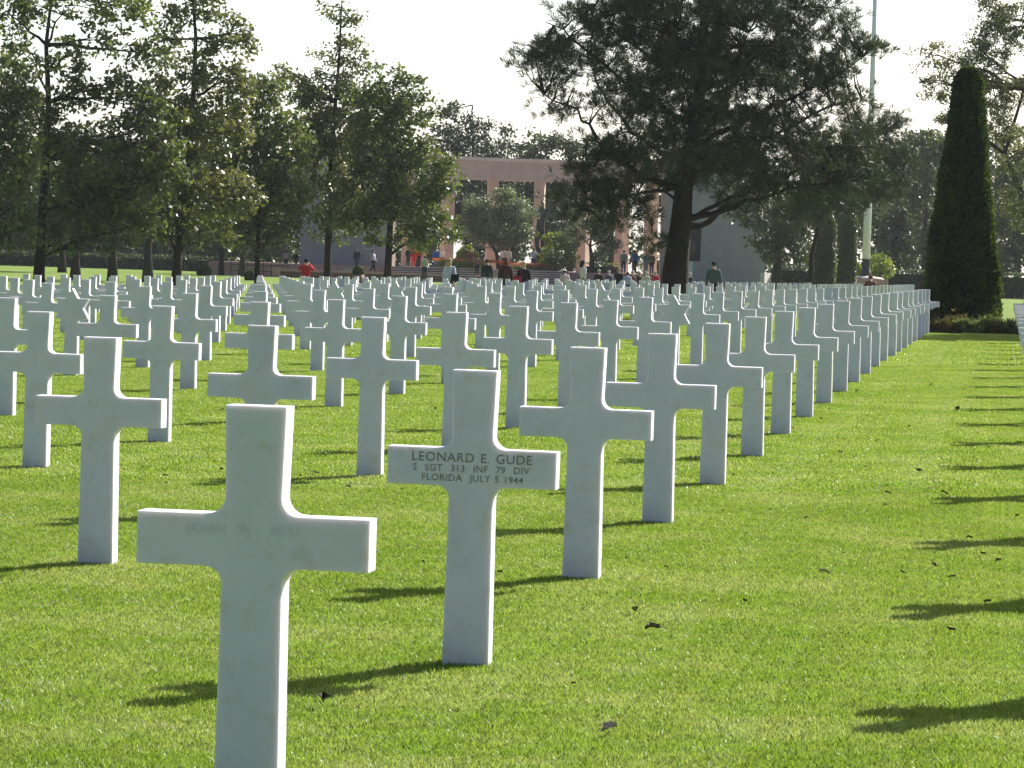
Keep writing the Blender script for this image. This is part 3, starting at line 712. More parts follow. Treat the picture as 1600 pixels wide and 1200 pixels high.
hedge('hedge', 'low dark clipped hedge on the terrace before the right-hand olive', 905, 968, 412, 248, OAK, leaf=.12)
# olive trees and shrubs of the terrace
broad_tree('olive_tree', 'grey-green olive tree with leaning trunk left of the statue', [(783, 425), (776, 395), (764, 378), (752, 368), (756, 345)], 243,
  [(775, 355, 58, 34), (760, 335, 42, 26), (800, 330, 34, 30), (732, 352, 24, 22), (745, 318, 24, 16), (790, 308, 26, 16), (820, 345, 22, 28), (805, 372, 30, 18), (760, 372, 35, 14)], OLIVE, dens=2.2, tw=.35, leaf=.17, clump=.75, seed=51, group='olive trees on the terrace')
broad_tree('olive_tree', 'sparse olive tree with dark forked trunk right of the statue', [(926, 428), (925, 405), (922, 385), (925, 360)], 243,
  [(900, 365, 26, 25), (940, 350, 30, 24), (915, 340, 28, 20), (955, 375, 22, 20), (945, 395, 18, 10)], OLIVE, dens=1.5, tw=.5, leaf=.14, clump=.6, seed=52, group='olive trees on the terrace')
broad_tree('shrub', 'bright green bushy shrub at the foot of the statue', [(868, 426), (868, 410), (868, 390), (868, 375)], 243, [(865, 375, 17, 20), (882, 388, 18, 20), (855, 398, 15, 20), (873, 408, 26, 16), (893, 402, 12, 14)], LIME, dens=2.4, tw=.2, leaf=.2, clump=.5, seed=61, group='shrubs of the terrace', cat='shrub')
column_tree('shrub', 'yellowish shrub behind the flower bed left of the olive tree', 730, 418, 385, 46, 250, LIME, .6, .18, 'shrub', 2500)

def ball_bush(label, x, y, rpx, dist, pot=False):
    c = at(x, y, dist); z0 = gz(c.x, c.y); root = empty('topiary_ball', Vector((c.x, c.y, z0))); tag(root, label, 'topiary', 'round clipped bushes')
    R = rpx*dist/FPX; n = 2600; d = rng.normal(size=(n, 3)); d /= np.linalg.norm(d, axis=1)[:, None]
    P = d*R*(1-.12*rng.random(n)[:, None]) + np.array([0, 0, c.z-z0])
    V, Fc = leaf_cloud(P, np.full((n, 3), .09), 2, .10); link('foliage', np_mesh('foliage', V, Fc), YEW, root)
    mb = MB(); mb.ball((0, 0, c.z-z0), R*.85, 3); mb.tube([(0, 0, -.05), (0, 0, c.z-z0)], [.09, .07], 6); mb.obj('stem', BARK, root)
    if pot:
        mb = MB(); mb.tube([(0, 0, 0), (0, 0, c.z-z0-R*.7)], [.28, .36], 10); mb.obj('pot', RISER, root)
ball_bush('round clipped bush on the left lawn in front of the dark hedge', 319, 425, 10.5, 222)
ball_bush('round clipped dark bush beside the end of the pink kerb', 392, 432, 9, 205)
ball_bush('small round clipped bush in front of the steps, between two tree trunks', 560, 424, 7.5, 195, True)

# small dark fence near the left loggia
fc = at(405, 424, 235); fe = empty('metal_railing', Vector((fc.x, fc.y, gz(fc.x, fc.y))), YAW); tag(fe, 'low dark metal railing between the trees left of the loggia', 'railing')
k_ = 235/FPX; hh_ = at(405, 409, 235).z - fe.location.z
for q in (.35, .75, 1.0):
    mb = MB(); mb.box((0, 0, hh_*q), (90*k_, .05, .05)); mb.obj('rail', BRONZE, fe)
for i in range(8):
    mb = MB(); mb.box(((-45+90*i/7)*k_, .04, hh_/2), (.05, .05, hh_)); mb.obj('post', BRONZE, fe)

# clipped conical cypresses and heather bed at the end of the lawn
def cypress(label, u, v, h, w0, seed):
    z0 = gz(u, v); root = empty('cypress', Vector((u, v, z0))); tag(root, label, 'tree')
    r = np.random.default_rng(seed); n = 26000; t_ = 1-np.sqrt(1-r.random(n)*.97); t_ = r.random(n)**1.25; a = r.random(n)*2*math.pi
    prof = w0*(1-.76*t_); prof = np.where(t_ > .93, prof*np.sqrt(np.maximum(0, 1-((t_-.93)/.07)**2))+.02, prof); prof *= np.where(t_ < .06, .85+t_*2.5, 1)
    lump = 1 + .045*np.sin(a*5+t_*9) + .04*np.sin(a*3-t_*23) + .03*r.normal(size=n)
    P = np.stack([np.cos(a)*prof*lump, np.sin(a)*prof*lump, t_*h], 1); k = r.random(n) < .7
    P[~k, :2] *= (.8+.2*r.random((~k).sum()))[:, None]
    D = np.stack([np.cos(a)*.6, np.sin(a)*.6, np.full(n, .9)], 1)
    V, Fc = needle_tufts(P, D/np.linalg.norm(D, axis=1)[:, None], .13, 4, .35)
    link('foliage', np_mesh('foliage', V, Fc), YEW, root)
    mb = MB(); zz = np.linspace(0, 1, 9); mb.tube([(0, 0, z*h*.97) for z in zz], [w0*(1-.76*z)*.84 if z < .95 else .08 for z in zz], 12); mb.obj('inner_branches', BARK_D, root)
    return root
BARK_D = mat_simple('dark_twigs', (.012, .016, .010), (.02, .025, .014), 6, .95, 0, .05)
cypress('tall dark clipped conical cypress at the end of the lawn strip', -1.13, 83.6, 6.55, .98, 5)
broad_tree('oak_tree', 'broad tree beyond the right photo edge that shades the end of the lawn', [(1890, 520), (1890, 400), (1895, 300), (1900, 180)], 84, [(1840, 210, 120, 90), (1960, 210, 120, 90), (1900, 100, 130, 90), (1900, 160, 150, 110)], OAK, dens=1.2, tw=.45, leaf=.16, seed=99, group='tree beyond the right edge')
broad_tree('oak_tree', 'taller tree farther beyond the right photo edge behind the shading one', [(2085, 530), (2085, 380), (2080, 200), (2080, 40), (2080, -100)], 84, [(1990, 0, 130, 120), (2140, -20, 140, 120), (2060, -120, 150, 110), (2060, 80, 150, 100), (2060, -30, 160, 120)], OAK, dens=1.2, tw=.5, leaf=.17, seed=98, group='tree beyond the right edge')
HB = empty('heather_bed', Vector((-.55, 81.5, gz(-.55, 81.5)))); tag(HB, 'planting bed of brownish heather around the foot of the tall cypress', 'flower bed')
mb = MB(); mb.zprism([(-1.35, -.75), (1.35, -.75), (1.4, 3.6), (-1.4, 3.6)], -.05, .035); mb.obj('soil', mat_simple('bed_soil', (.05, .035, .025), (.03, .022, .016), 12, .95), HB)
for i in range(15):
    x = rnd.uniform(-1.2, 1.2); y = rnd.uniform(-.6, .3); R = rnd.uniform(.12, .27)
    V, Fc = needle_tufts(rng.normal(size=(420, 3))*[R*.5, R*.5, R*.32]+[x, y, R*.62], np.tile([0, 0, 1.], (420, 1)), .12, 4, .25)
    link('heather', np_mesh('heather', V, Fc), HEATH if i % 3 else OAK, HB)

# ------------------------------------------------------------------ the big pine
def big_pine():
    D = 100.0; s = D/FPX; r = random.Random(77)
    bp = at(1052, 470, D); base = Vector((bp.x, bp.y, gz(bp.x, bp.y)))
    root = empty('pine_tree', base); tag(root, 'huge dark pine with thick leaning trunk and wide spreading boughs over the crosses', 'tree')
    A = lambda x, y, dy=0: at(x, y, D) - base + Vector((-math.sin(YAW), math.cos(YAW), 0))*dy
    T = [Vector((0, 0, -.2))] + [A(x, y) for x, y in ((1054, 440), (1058, 400), (1064, 350), (1068, 300), (1078, 240), (1088, 180), (1096, 110), (1100, 40), (1102, -40), (1100, -110))]
    mb = MB(); mb.tube(T, [.50, .43, .37, .33, .28, .24, .20, .17, .13, .09, .04], 12)
    limbs = [  # pixel paths from the trunk outwards, depth offset at the tip
      ([(1066, 300), (1000, 275), (950, 245), (925, 210), (900, 175), (850, 150)], -1.0, .11),
      ([(1070, 260), (1020, 225), (970, 190), (940, 140), (925, 90)], .8, .10),
      ([(1066, 345), (1110, 335), (1160, 318), (1230, 296), (1320, 285)], -.8, .12),
      ([(1064, 360), (1100, 352), (1130, 330), (1160, 298), (1200, 262), (1240, 235)], 1.0, .12),
      ([(1080, 230), (1140, 200), (1210, 165), (1290, 130), (1345, 90)], -.6, .10),
      ([(1078, 255), (1150, 235), (1230, 200), (1300, 165), (1350, 150)], .9, .09),
      ([(1090, 150), (1150, 110), (1210, 60), (1250, 10)], .5, .09), ([(1092, 140), (1030, 100), (970, 60), (930, 10)], -.6, .09),
      ([(1096, 90), (1040, 50), (1000, -10), (980, -60)], 1, .07), ([(1098, 60), (1150, 20), (1200, -40)], -1, .07),
      ([(1070, 290), (1010, 300), (960, 310), (920, 330)], -.9, .07), ([(1074, 270), (1120, 265), (1190, 255), (1260, 262)], 1.6, .08),
      ([(1085, 200), (1040, 170), (980, 130), (890, 60), (850, 40)], -1.6, .09), ([(1068, 320), (1040, 300), (1005, 290)], 2, .06),
      ([(1082, 220), (1080, 180), (1060, 130), (1050, 60)], -2.6, .08), ([(1082, 220), (1110, 190), (1140, 130), (1160, 60)], -2.6, .08),
      ([(1084, 210), (1100, 160), (1180, 110), (1240, 100)], 2.6, .08), ([(1076, 260), (1110, 230), (1170, 215), (1220, 222)], -2.2, .07),
      ([(1066, 345), (1120, 322), (1180, 292), (1260, 262), (1290, 230)], 0, .08), ([(1052, 372), (1020, 385), (1010, 400)], -.3, .04)]
    ends = []
    for path, dy, r0 in limbs:
        n = len(path); pts = [A(x, y, dy*(i/(n-1))) for i, (x, y) in enumerate(path)]
        fine = []
        for i in range(n-1):
            for q in range(3): fine.append(pts[i].lerp(pts[i+1], q/3) + Vector((r.gauss(0, .04), r.gauss(0, .04), r.gauss(0, .04)))*(0 if i == 0 and q == 0 else 1))
        fine.append(pts[-1]); m = len(fine)
        mb.tube(fine, [r0*(1-.85*i/(m-1)) for i in range(m)], 7); ends += fine[3:]
    lobes = [(850, 100, 42, 40, -1), (838, 80, 24, 28, -1.2), (900, 60, 55, 60, -.8), (885, 140, 55, 28, -1), (935, 120, 60, 60, 0), (960, 40, 60, 60, .5), (1000, 100, 75, 80, -1),
      (1060, 40, 95, 85, -1.5), (1060, 150, 80, 70, -1.8), (1150, 50, 85, 90, -1), (1150, 150, 90, 70, -1.5), (1230, 40, 65, 75, .3), (1290, 60, 42, 70, 0), (1240, 125, 75, 50, 0), (1300, 100, 45, 40, .4),
      (1335, 85, 22, 16, -.5), (1300, 165, 50, 26, .6), (1340, 150, 24, 18, .8), (1040, 205, 80, 36, -.6), (975, 200, 55, 40, 0), (925, 210, 40, 26, .4), (960, 250, 45, 26, -.5), (1110, 215, 85, 45, 1.8), (1190, 215, 85, 48, 1), (1265, 215, 65, 45, 0),
      (925, 300, 46, 24, -1.2), (940, 345, 40, 26, -1.3), (905, 330, 28, 20, -.8), (985, 285, 40, 22, -.9), (1240, 275, 85, 30, 0), (1310, 250, 60, 40, .4), (1150, 270, 60, 20, 1.6), (1180, 310, 50, 16, -.4), (1300, 300, 50, 22, -.8), (1010, 375, 18, 14, -.3), (1140, 250, 60, 22, -2.0),
      (1020, 270, 50, 34, .4), (1110, 275, 70, 32, .8), (1000, 318, 34, 24, -.6), (1050, 245, 60, 38, -1.5), (1235, 300, 70, 24, -.6), (1320, 290, 60, 30, .2), (1160, 325, 50, 12, -.4), (1340, 225, 30, 30, .5), (1200, 250, 90, 40, -1.2), (900, 290, 40, 26, -.6), (935, 252, 45, 20, -.6), (905, 264, 24, 12, -1), (1005, 245, 45, 30, -.5), (955, 315, 42, 34, -.9), (1100, -50, 140, 60, 0), (1000, -30, 70, 50, 0), (1230, -50, 70, 50, 0), (870, 175, 20, 9, -1), (1360, 78, 8, 7, -.5)]
    P, Dr = [], []
    for x, y, rx, ry, dy in lobes:
        c = A(x, y, dy); R = (rx*s, max(.35, min(rx, ry)*s*1.25), ry*s); k = int((330*R[0]*R[1]**.6*R[2] + 30)*(.62 if x < 1000 and y > 110 and y < 240 else 1))
        subs = []
        for _ in range(max(3, int(k/26))):        # branchlets: tufts gather in plates along short twigs
            d = Vector((r.gauss(0, 1), r.gauss(0, 1), r.gauss(0, 1))).normalized()*(r.uniform(.25, 1)**.5)
            q = c + Vector((d.x*R[0], d.y*R[1], d.z*R[2]))
            e = min(ends, key=lambda w: (w-q).length_squared); subs.append((q, e))
            if (q-e).length > .25: mb.tube(wob(e, q, 3, .07*(q-e).length, r), [.035, .026, .018, .010], 4, False)
        for q, e in subs:
            o_ = (q-e).normalized() if (q-e).length > .01 else Vector((0, 0, 1))
            for _ in range(12):
                g = Vector((r.gauss(0, .30), r.gauss(0, .30), r.gauss(0, .15)))
                P.append(q+g); dd = (o_*.5 + g.normalized()*.6 + Vector((0, 0, .7))).normalized(); Dr.append(dd)
    V, Fc = needle_tufts(np.array([tuple(p) for p in P]), np.array([tuple(d) for d in Dr]), .27, 30, .058, .62)
    mb.obj('trunk', PBARK, root); link('crown', np_mesh('crown', V, Fc), PINE, root)
    print('pine tufts', len(P), 'polys', sum(len(o.data.polygons) for o in SC.objects if o.type=='MESH'))
big_pine()
def small_pine(name, label, trunk, dist, lobes, seed, dens=1.0):
    r = random.Random(seed); s = dist/FPX; bp = at(*trunk[0], dist); base = Vector((bp.x, bp.y, gz(bp.x, bp.y)))
    root = empty(name, base); tag(root, label, 'tree'); T = [Vector((0, 0, -.2))] + [at(x, y, dist)-base for x, y in trunk[1:]]; n = len(T)
    mb = MB(); mb.tube(T, [.13*(1-.8*i/(n-1)) for i in range(n)], 8); P, Dr = [], []
    for x, y, rx, ry in lobes:
        c = at(x, y, dist)-base; R = (rx*s, min(rx, ry)*s*1.2, ry*s)
        e0 = min(T, key=lambda w: (w-c).length); mb.tube(wob(e0, c, 4, .1, r), [.07, .055, .04, .03, .015], 5)
        for _ in range(int(6*dens*R[0]*R[2])+4):
            d = Vector((r.gauss(0, 1), r.gauss(0, 1), r.gauss(0, 1))).normalized()*(r.uniform(.2, 1)**.5); q = c + Vector((d.x*R[0], d.y*R[1], d.z*R[2]))
            mb.tube(wob(c, q, 3, .08, r), [.03, .022, .016, .008], 4, False)
            for _ in range(13):
                g = Vector((r.gauss(0, .32), r.gauss(0, .32), r.gauss(0, .16))); P.append(tuple(q+g)); Dr.append(tuple((g.normalized()*.6+Vector((0, 0, .8))).normalized()))
    V, Fc = needle_tufts(np.array(P), np.array(Dr), .29, 28, .062, .62); mb.obj('trunk', PBARK, root); link('crown', np_mesh('crown', V, Fc), PINE, root)
small_pine('pine_tree', 'lower pine whose top hides the middle of the flagpole', [(1268, 445), (1268, 400), (1282, 340), (1320, 280), (1370, 215)], 150,
   [(1392, 190, 16, 22), (1375, 235, 38, 32), (1345, 215, 26, 20), (1335, 270, 60, 38), (1395, 265, 28, 40), (1300, 310, 70, 30), (1370, 305, 45, 22), (1250, 330, 60, 30), (1335, 190, 14, 8)], 91, 2.0)

# far-off woodland that reads as one mass behind everything
def woodland():
    Cs, Rs = [], []
    for (xa, xb, yt, dist, q) in ((-150, 640, 225, 335, .95), (560, 955, 243, 345, .6), (1030, 1750, 222, 330, .85), (940, 1040, 398, 345, 1)):
        k = dist/FPX; n = int((xb-xa)*(425-yt)*k*k*6*q/3.2)
        for _ in range(n):
            x = rnd.uniform(xa, xb); top = yt + 22*math.sin(x*.043)+14*math.sin(x*.11+1); y = rnd.uniform(top, 432); p = at(x, y, dist+rnd.uniform(-5, 5)); Cs.append(tuple(p)); r = rnd.uniform(.8, 1.5); Rs.append((r, r, r*.75))
    V, Fc = leaf_cloud(np.array(Cs), np.array(Rs), 46, .5); o = link('distant_woodland', np_mesh('distant_woodland', V, Fc), DOAK)
    tag(o, 'dark distant woodland closing the view behind the memorial and lawns', 'woodland', kind='stuff')
woodland()

# ================================================================== PEOPLE
SKINM = mat_simple('skin', (.55, .36, .27), (.48, .30, .22), 8, .6)
_cm = {}
def cloth(c):
    if c not in _cm: _cm[c] = mat_simple('cloth', c, tuple(x*.7 for x in c), 7, .85, 0, .15)
    return _cm[c]
def joints(pose):
    j = dict(pel=(0, 0, .93, .135), wai=(0, 0, 1.08, .125), che=(0, 0, 1.29, .145), nb=(0, .01, 1.43, .07), nk=(0, 0, 1.50, .052), hd=(0, -.01, 1.585, .088), ht=(0, 0, 1.67, .062), no=(0, -.105, 1.575, .014))
    for s, n in ((-1, 'l'), (1, 'r')):
        j.update({n+'sh': (s*.17, 0, 1.385, .062), n+'el': (s*.225, .02, 1.12, .043), n+'wr': (s*.235, -.05, .88, .028), n+'ha': (s*.235, -.075, .80, .030),
                  n+'hi': (s*.085, 0, .88, .092), n+'kn': (s*.095, -.015, .49, .058), n+'an': (s*.10, .02, .085, .038), n+'to': (s*.115, -.15, .035, .032)})
    if pose == 'walk':
        j.update(lkn=(-.09, -.14, .51, .058), lan=(-.09, -.20, .10, .038), lto=(-.10, -.37, .06, .032), rkn=(.09, .08, .49, .058), ran=(.09, .30, .13, .038), rto=(.10, .18, .04, .032),
                 lwr=(-.24, .12, .92, .028), lha=(-.24, .15, .84, .03), rwr=(.24, -.20, .92, .028), rha=(.24, -.25, .85, .03))
    if pose == 'camera':
        j.update(lel=(-.30, -.10, 1.26, .045), lwr=(-.10, -.24, 1.50, .03), lha=(-.05, -.26, 1.57, .03), rel=(.30, -.10, 1.26, .045), rwr=(.10, -.24, 1.50, .03), rha=(.05, -.26, 1.57, .03))
    if pose == 'fold':
        j.update(lwr=(-.06, -.20, 1.13, .03), lha=(.01, -.22, 1.15, .03), rwr=(.06, -.20, 1.10, .03), rha=(-.01, -.22, 1.08, .03), lel=(-.24, -.04, 1.13, .043), rel=(.24, -.04, 1.13, .043))
    if pose == 'stoop':
        for k in ('che', 'nb', 'nk', 'hd', 'ht', 'no', 'lsh', 'rsh', 'lel', 'rel', 'lwr', 'rwr', 'lha', 'rha'):
            x, y, z, r = j[k]; d = z-1.05; j[k] = (x, y-.38*max(0, d)-.02, z-.10*max(0, d), r)
    return j
EC = [('pel', 'wai'), ('wai', 'che'), ('che', 'nb'), ('nb', 'nk'), ('nk', 'hd'), ('hd', 'ht'), ('hd', 'no')] + [(a, n+b) for n in 'lr' for a, b in (('che', 'sh'), ('pel', 'hi'))] + \
     [(n+a, n+b) for n in 'lr' for a, b in (('sh', 'el'), ('el', 'wr'), ('wr', 'ha'), ('hi', 'kn'), ('kn', 'an'), ('an', 'to'))]
def sk(name, j, names, grow=0, over=None):
    jj = dict(j); jj.update(over or {}); ks = [k for k in jj if k in names]; ix = {k: i for i, k in enumerate(ks)}
    J = []
    for k in ks:
        x, y, z, r = jj[k]; r += grow; J.append((x, y, z, (r*1.12, r*.8) if k in ('che', 'wai', 'pel') else r))
    E = [(ix[a], ix[b]) for a, b in EC if a in ix and b in ix]
    return skin_mesh(name, J, E, 1, ix.get('pel', ix.get('che', 0)))
PROTO = {}
def proto(pose):
    if pose in PROTO: return PROTO[pose]
    j = joints(pose); allk = set(j)
    body = sk('body', j, allk, 0, {k: (*j[k][:3], j[k][3]-.035) for k in ('pel', 'wai', 'che', 'lhi', 'rhi')})
    bm = bmesh.new(); bm.from_mesh(body); mb = MB(); mb.bm.free(); mb.bm = bm
    for n, s in (('l', 1), ('r', -1)):            # five fingers to each hand
        h = Vector(j[n+'ha'][:3]); w = Vector(j[n+'wr'][:3]); d = (h-w).normalized(); sd = Vector((0, 1, 0)) if abs(d.y) < .8 else Vector((0, 0, 1))
        for q in range(4):
            a = h + sd*(q-1.5)*.017 + d*.012; ln = (.060, .072, .068, .052)[q]
            mb.tube([a, a+d*ln*.55, a+d*ln+Vector((-s*.02, 0, 0))], [.009, .0085, .006], 5)
        a = h - d*.02 - sd*.03; mb.tube([a, a-sd*.02+d*.025, a-sd*.022+d*.05], [.011, .010, .007], 5)
    body2 = bpy.data.meshes.new('body'); bm.to_mesh(body2); bm.free()
    top = sk('jacket', j, {'pel', 'wai', 'che', 'nb', 'lsh', 'rsh', 'lel', 'rel', 'lwr', 'rwr'}, .022, dict(pel=(j['pel'][0], j['pel'][1], .885, .125), che=(*j['che'][:3], .128)))
    leg = sk('trousers', j, {'pel', 'lhi', 'rhi', 'lkn', 'rkn', 'lan', 'ran'}, .022, dict(pel=(0, 0, .96, .135)))
    hm_ = MB(); hx, hy, hz, _ = j['ht']; hm_.ball((hx, hy+.022, hz-.035), .098, 2, (.98, 1.05, .95))
    # trim the hair away from the face
    bmesh.ops.bisect_plane(hm_.bm, geom=hm_.bm.verts[:]+hm_.bm.edges[:]+hm_.bm.faces[:], plane_co=(hx, hy-.045, hz-.03), plane_no=(0, -.8, -.6), clear_outer=True)
    hair = hm_.mesh('hair')
    hl = MB(); hl.ball((hx, hy+.03, hz-.045), .108, 2, (1, 1, 1)); hl.tube([(hx, hy+.05, hz-.05), (hx, hy+.07, hz-.17), (hx, hy+.07, hz-.30)], [.10, .105, .05], 10)
    bmesh.ops.bisect_plane(hl.bm, geom=hl.bm.verts[:]+hl.bm.edges[:]+hl.bm.faces[:], plane_co=(hx, hy-.04, hz-.03), plane_no=(0, -.8, -.6), clear_outer=True)
    hairl = hl.mesh('hair')
    cp = MB(); cp.ball((hx, hy+.005, hz-.01), .102, 2, (1, 1.05, .75)); cp.box((hx, hy-.12, hz-.015), (.14, .11, .012)); cap = cp.mesh('cap')
    ct = MB(); ct.tube([(0, 0, .62), (0, 0, .80), (0, .0, 1.05), (0, 0, 1.35)], [.235, .215, .175, .165], 12); bmesh.ops.scale(ct.bm, vec=(1, .78, 1), verts=ct.bm.verts[:]); coat = ct.mesh('coat')
    sh = sk('shoes', j, {'lan', 'lto', 'ran', 'rto'}, .012) if False else None
    PROTO[pose] = dict(body=body2, top=top, leg=leg, hair=hair, hairl=hairl, cap=cap, coat=coat)
    for k, me in PROTO[pose].items(): me.materials.append(SKINM)
    return PROTO[pose]
def piece(name, me, mat, root):
    o = bpy.data.objects.new(name, me); COL.objects.link(o); o.parent = root
    o.material_slots[0].link = 'OBJECT'; o.material_slots[0].material = mat; return o
def person(label, px, hy, dist, top, leg, hair=(.05, .035, .025), face=0, pose='stand', long=False, cap=None, coat=False, ground=None, group='visitors'):
    hp = at(px, hy, dist); g = ground if ground is not None else (TZ if dist > 238.5 else gz(hp.x, hp.y))
    hgt = hp.z - g; s = min(1.12, max(.86, hgt/1.715))
    if abs(s*1.715-hgt) > .02: print('person', px, 'h', round(hgt, 2))
    root = empty('person', Vector((hp.x, hp.y, g)), YAW+math.radians(face)); root.scale = (s, s, s)
    tag(root, label, 'person', group); p = proto(pose)
    piece('body', p['body'], SKINM, root); piece('jacket', p['top'], cloth(top), root); piece('trousers', p['leg'], cloth(leg), root)
    piece('hair', p['hairl'] if long else p['hair'], cloth(hair), root)
    if cap: piece('cap', p['cap'], cloth(cap), root)
    if coat: piece('coat', p['coat'], cloth(top), root)
    return root
NAVY = (.02, .025, .05); BLK = (.015, .015, .018); GREY = (.5, .5, .5); WHT = (.75, .75, .75); BRN = (.10, .045, .035); JEAN = (.06, .08, .14); GRYH = (.42, .40, .36); BLOND = (.45, .33, .16)
person('person in pale pink top and dark trousers near the left end of the pink kerb', 447, 391, 241, (.55, .38, .40), BLK, face=150, ground=.75)
person('person in dark navy clothes walking by the left loggia wall', 463, 392, 241, NAVY, JEAN, face=60, pose='walk', ground=.75)
person('person in red jacket with both arms raised, taking a photograph', 479, 404, 132, (.50, .03, .04), (.05, .05, .05), BLK, face=180, pose='camera')
person('person in dark jacket and jeans on the side steps by the loggia', 558, 388, 238, NAVY, JEAN, GRYH, face=200, pose='walk', ground=.95)
person('person in lilac shirt and dark trousers striding in front of the steps', 584, 391, 236.5, (.52, .46, .66), BLK, face=70, pose='walk', ground=.75)
person('person in black standing left of the two people in red', 638, 391, 243, BLK, BLK, face=30)
person('person in bright red jacket, left one of the pair in red', 647, 392, 242, (.60, .03, .03), (.5, .04, .05), face=200, coat=True)
person('person in dark red coat, right one of the pair in red', 655, 391, 243, (.38, .02, .03), NAVY, face=170)
person('person in pale skirt and jacket behind the flower bed edge', 661, 391, 245, (.60, .45, .38), (.6, .45, .4), GRYH, face=160)
person('person in beige shirt and jeans standing before the steps', 664, 400, 228, (.42, .40, .33), (.02, .04, .05), face=190, pose='fold', ground=.42)
person('person in bright blue jacket behind the red flowers', 681, 389, 250, (.03, .12, .50), (.05, .1, .35), face=180)
person('person in white shirt beside the one in bright blue', 692, 389, 250, WHT, JEAN, GRYH, face=150)
person('blond long-haired person in pale blue top walking among the headstones', 703, 404, 118, (.50, .55, .68), BLK, BLOND, face=150, pose='walk', long=True)
person('person in maroon top seated-looking at the end of the flower bed', 736, 393, 244, (.16, .05, .08), (.12, .05, .07), GRYH, face=20)
person('person in brown jacket and dark trousers on the steps', 746, 399, 236, (.25, .12, .10), BLK, face=170, ground=.8)
person('person in black with a grey bag, back to the camera', 762, 397, 170, (.02, .03, .035), (.10, .14, .14), BRN, face=180)
person('person with red cap and white shirt, left one of two on the terrace', 788, 387, 247, WHT, JEAN, cap=(.6, .03, .04), face=180)
person('person with red cap and white shirt, right one of two on the terrace', 795, 388, 247, WHT, (.4, .4, .42), cap=(.6, .03, .04), face=160)
person('brown-haired person in a long dark brown coat seen from behind', 791, 401, 135, (.09, .035, .03), BLK, (.16, .06, .05), face=180, long=True, coat=True)
person('person with pale blond hair, black jacket and a red bag', 819, 409, 122, BLK, BLK, (.60, .48, .28), face=180)
person('person in light blue shirt and dark trousers at the statue', 834, 388, 243, (.50, .58, .72), (.05, .06, .10), face=180, pose='fold')
person('grey-haired person in dark suit right of the statue shrub', 892, 391, 244, (.02, .025, .03), BLK, GRYH, face=170)
person('dark-haired person in white top with a black bag among the headstones', 912, 402, 150, (.70, .66, .64), (.08, .03, .03), BLK, face=110, pose='walk', long=True)
person('person in white sun hat and pale pink top by the steps', 883, 420, 148, (.72, .55, .52), (.5, .4, .38), cap=(.8, .78, .75), face=180, pose='stoop')
for i, (x, y, c, h, lab) in enumerate([(936, 421, (.03, .03, .035), (.45, .42, .38), 'silver-haired person in black jacket at the left of the seated-looking row'),
    (954, 421, (.12, .12, .18), (.50, .46, .40), 'silver-haired person in grey-purple jacket, second from left in the row'),
    (967, 419, (.035, .025, .035), (.30, .27, .25), 'taller person in dark coat, third from left in the row'),
    (980, 424, (.45, .50, .68), BLK, 'person in pale blue top leaning in the middle of the row'),
    (988, 428, (.25, .10, .10), GRYH, 'small person in brownish red right of the pale blue one'),
    (1000, 424, (.10, .06, .05), BLOND, 'blond person in brown jacket in the row before the terrace'),
    (1009, 428, (.55, .50, .46), GRYH, 'person in beige, next to the person in red'),
    (1014, 427, (.07, .05, .05), (.5, .45, .38), 'person in dark jacket just left of the person in red'),
    (1024, 428, (.55, .04, .08), (.55, .52, .48), 'white-haired person in crimson jacket beside the pine trunk')]):
    person(lab, x, y, 156+i % 3*3, c, BLK, h, face=(170, 200, 180)[i % 3], pose='stoop' if i % 2 else 'stand', group='visitors in a row before the terrace')
person('person in pale green top beside the pillars at the right of the colonnade', 975, 391, 241, (.20, .30, .25), (.05, .08, .14), (.03, .04, .03), face=180)
person('person in royal blue shirt and dark trousers by the pillars', 992, 391, 242, (.06, .16, .50), NAVY, face=180)
person('slim person in white and teal left of the one in khaki', 1010, 394, 241, (.20, .32, .42), (.35, .38, .42), (.5, .2, .18), face=150)
person('person in khaki top and dark trousers at the edge of the loggia', 1019, 394, 241, (.22, .18, .09), BLK, face=200)
person('person in dark clothes with white cap, half hidden by the pine trunk', 1065, 419, 160, BLK, BLK, cap=(.8, .8, .8), face=180)
person('grey-haired person in dark blue jacket right of the pine trunk', 1076, 424, 150, (.04, .06, .09), BLK, GRYH, face=160, pose='stoop')
person('broad person in grey-green jacket seen from behind, standing alone', 1116, 408, 118, (.07, .10, .11), BLK, (.04, .035, .03), face=180)
person('brown-haired person bending low among the farthest crosses near the flagpole', 1361, 444, 112, (.20, .10, .07), BLK, (.16, .08, .05), face=180, pose='stoop')
def bag(label, px, py, dist, c, s=1.0):
    p = at(px, py, dist); r = empty('handbag', p, YAW); tag(r, label, 'bag')
    mb = MB(); mb.box((0, 0, -.12*s), (.30*s, .12*s, .26*s), bev=.03); mb.obj('bag_body', cloth(c), r)
    mb = MB(); mb.tube([(-.11*s, 0, 0), (-.09*s, 0, .18*s), (0, 0, .27*s), (.09*s, 0, .18*s), (.11*s, 0, 0)], .012, 6); mb.obj('strap', cloth(c), r)
bag('black shoulder bag of the blond person in pale blue', 711, 429, 117.6, BLK, .95)
bag('black bag carried by the dark-haired person in white', 916, 438, 149.5, BLK, 1.1)
bag('dark red bag at the side of the pale blond person', 809, 432, 121.6, (.30, .02, .04), 1.1)

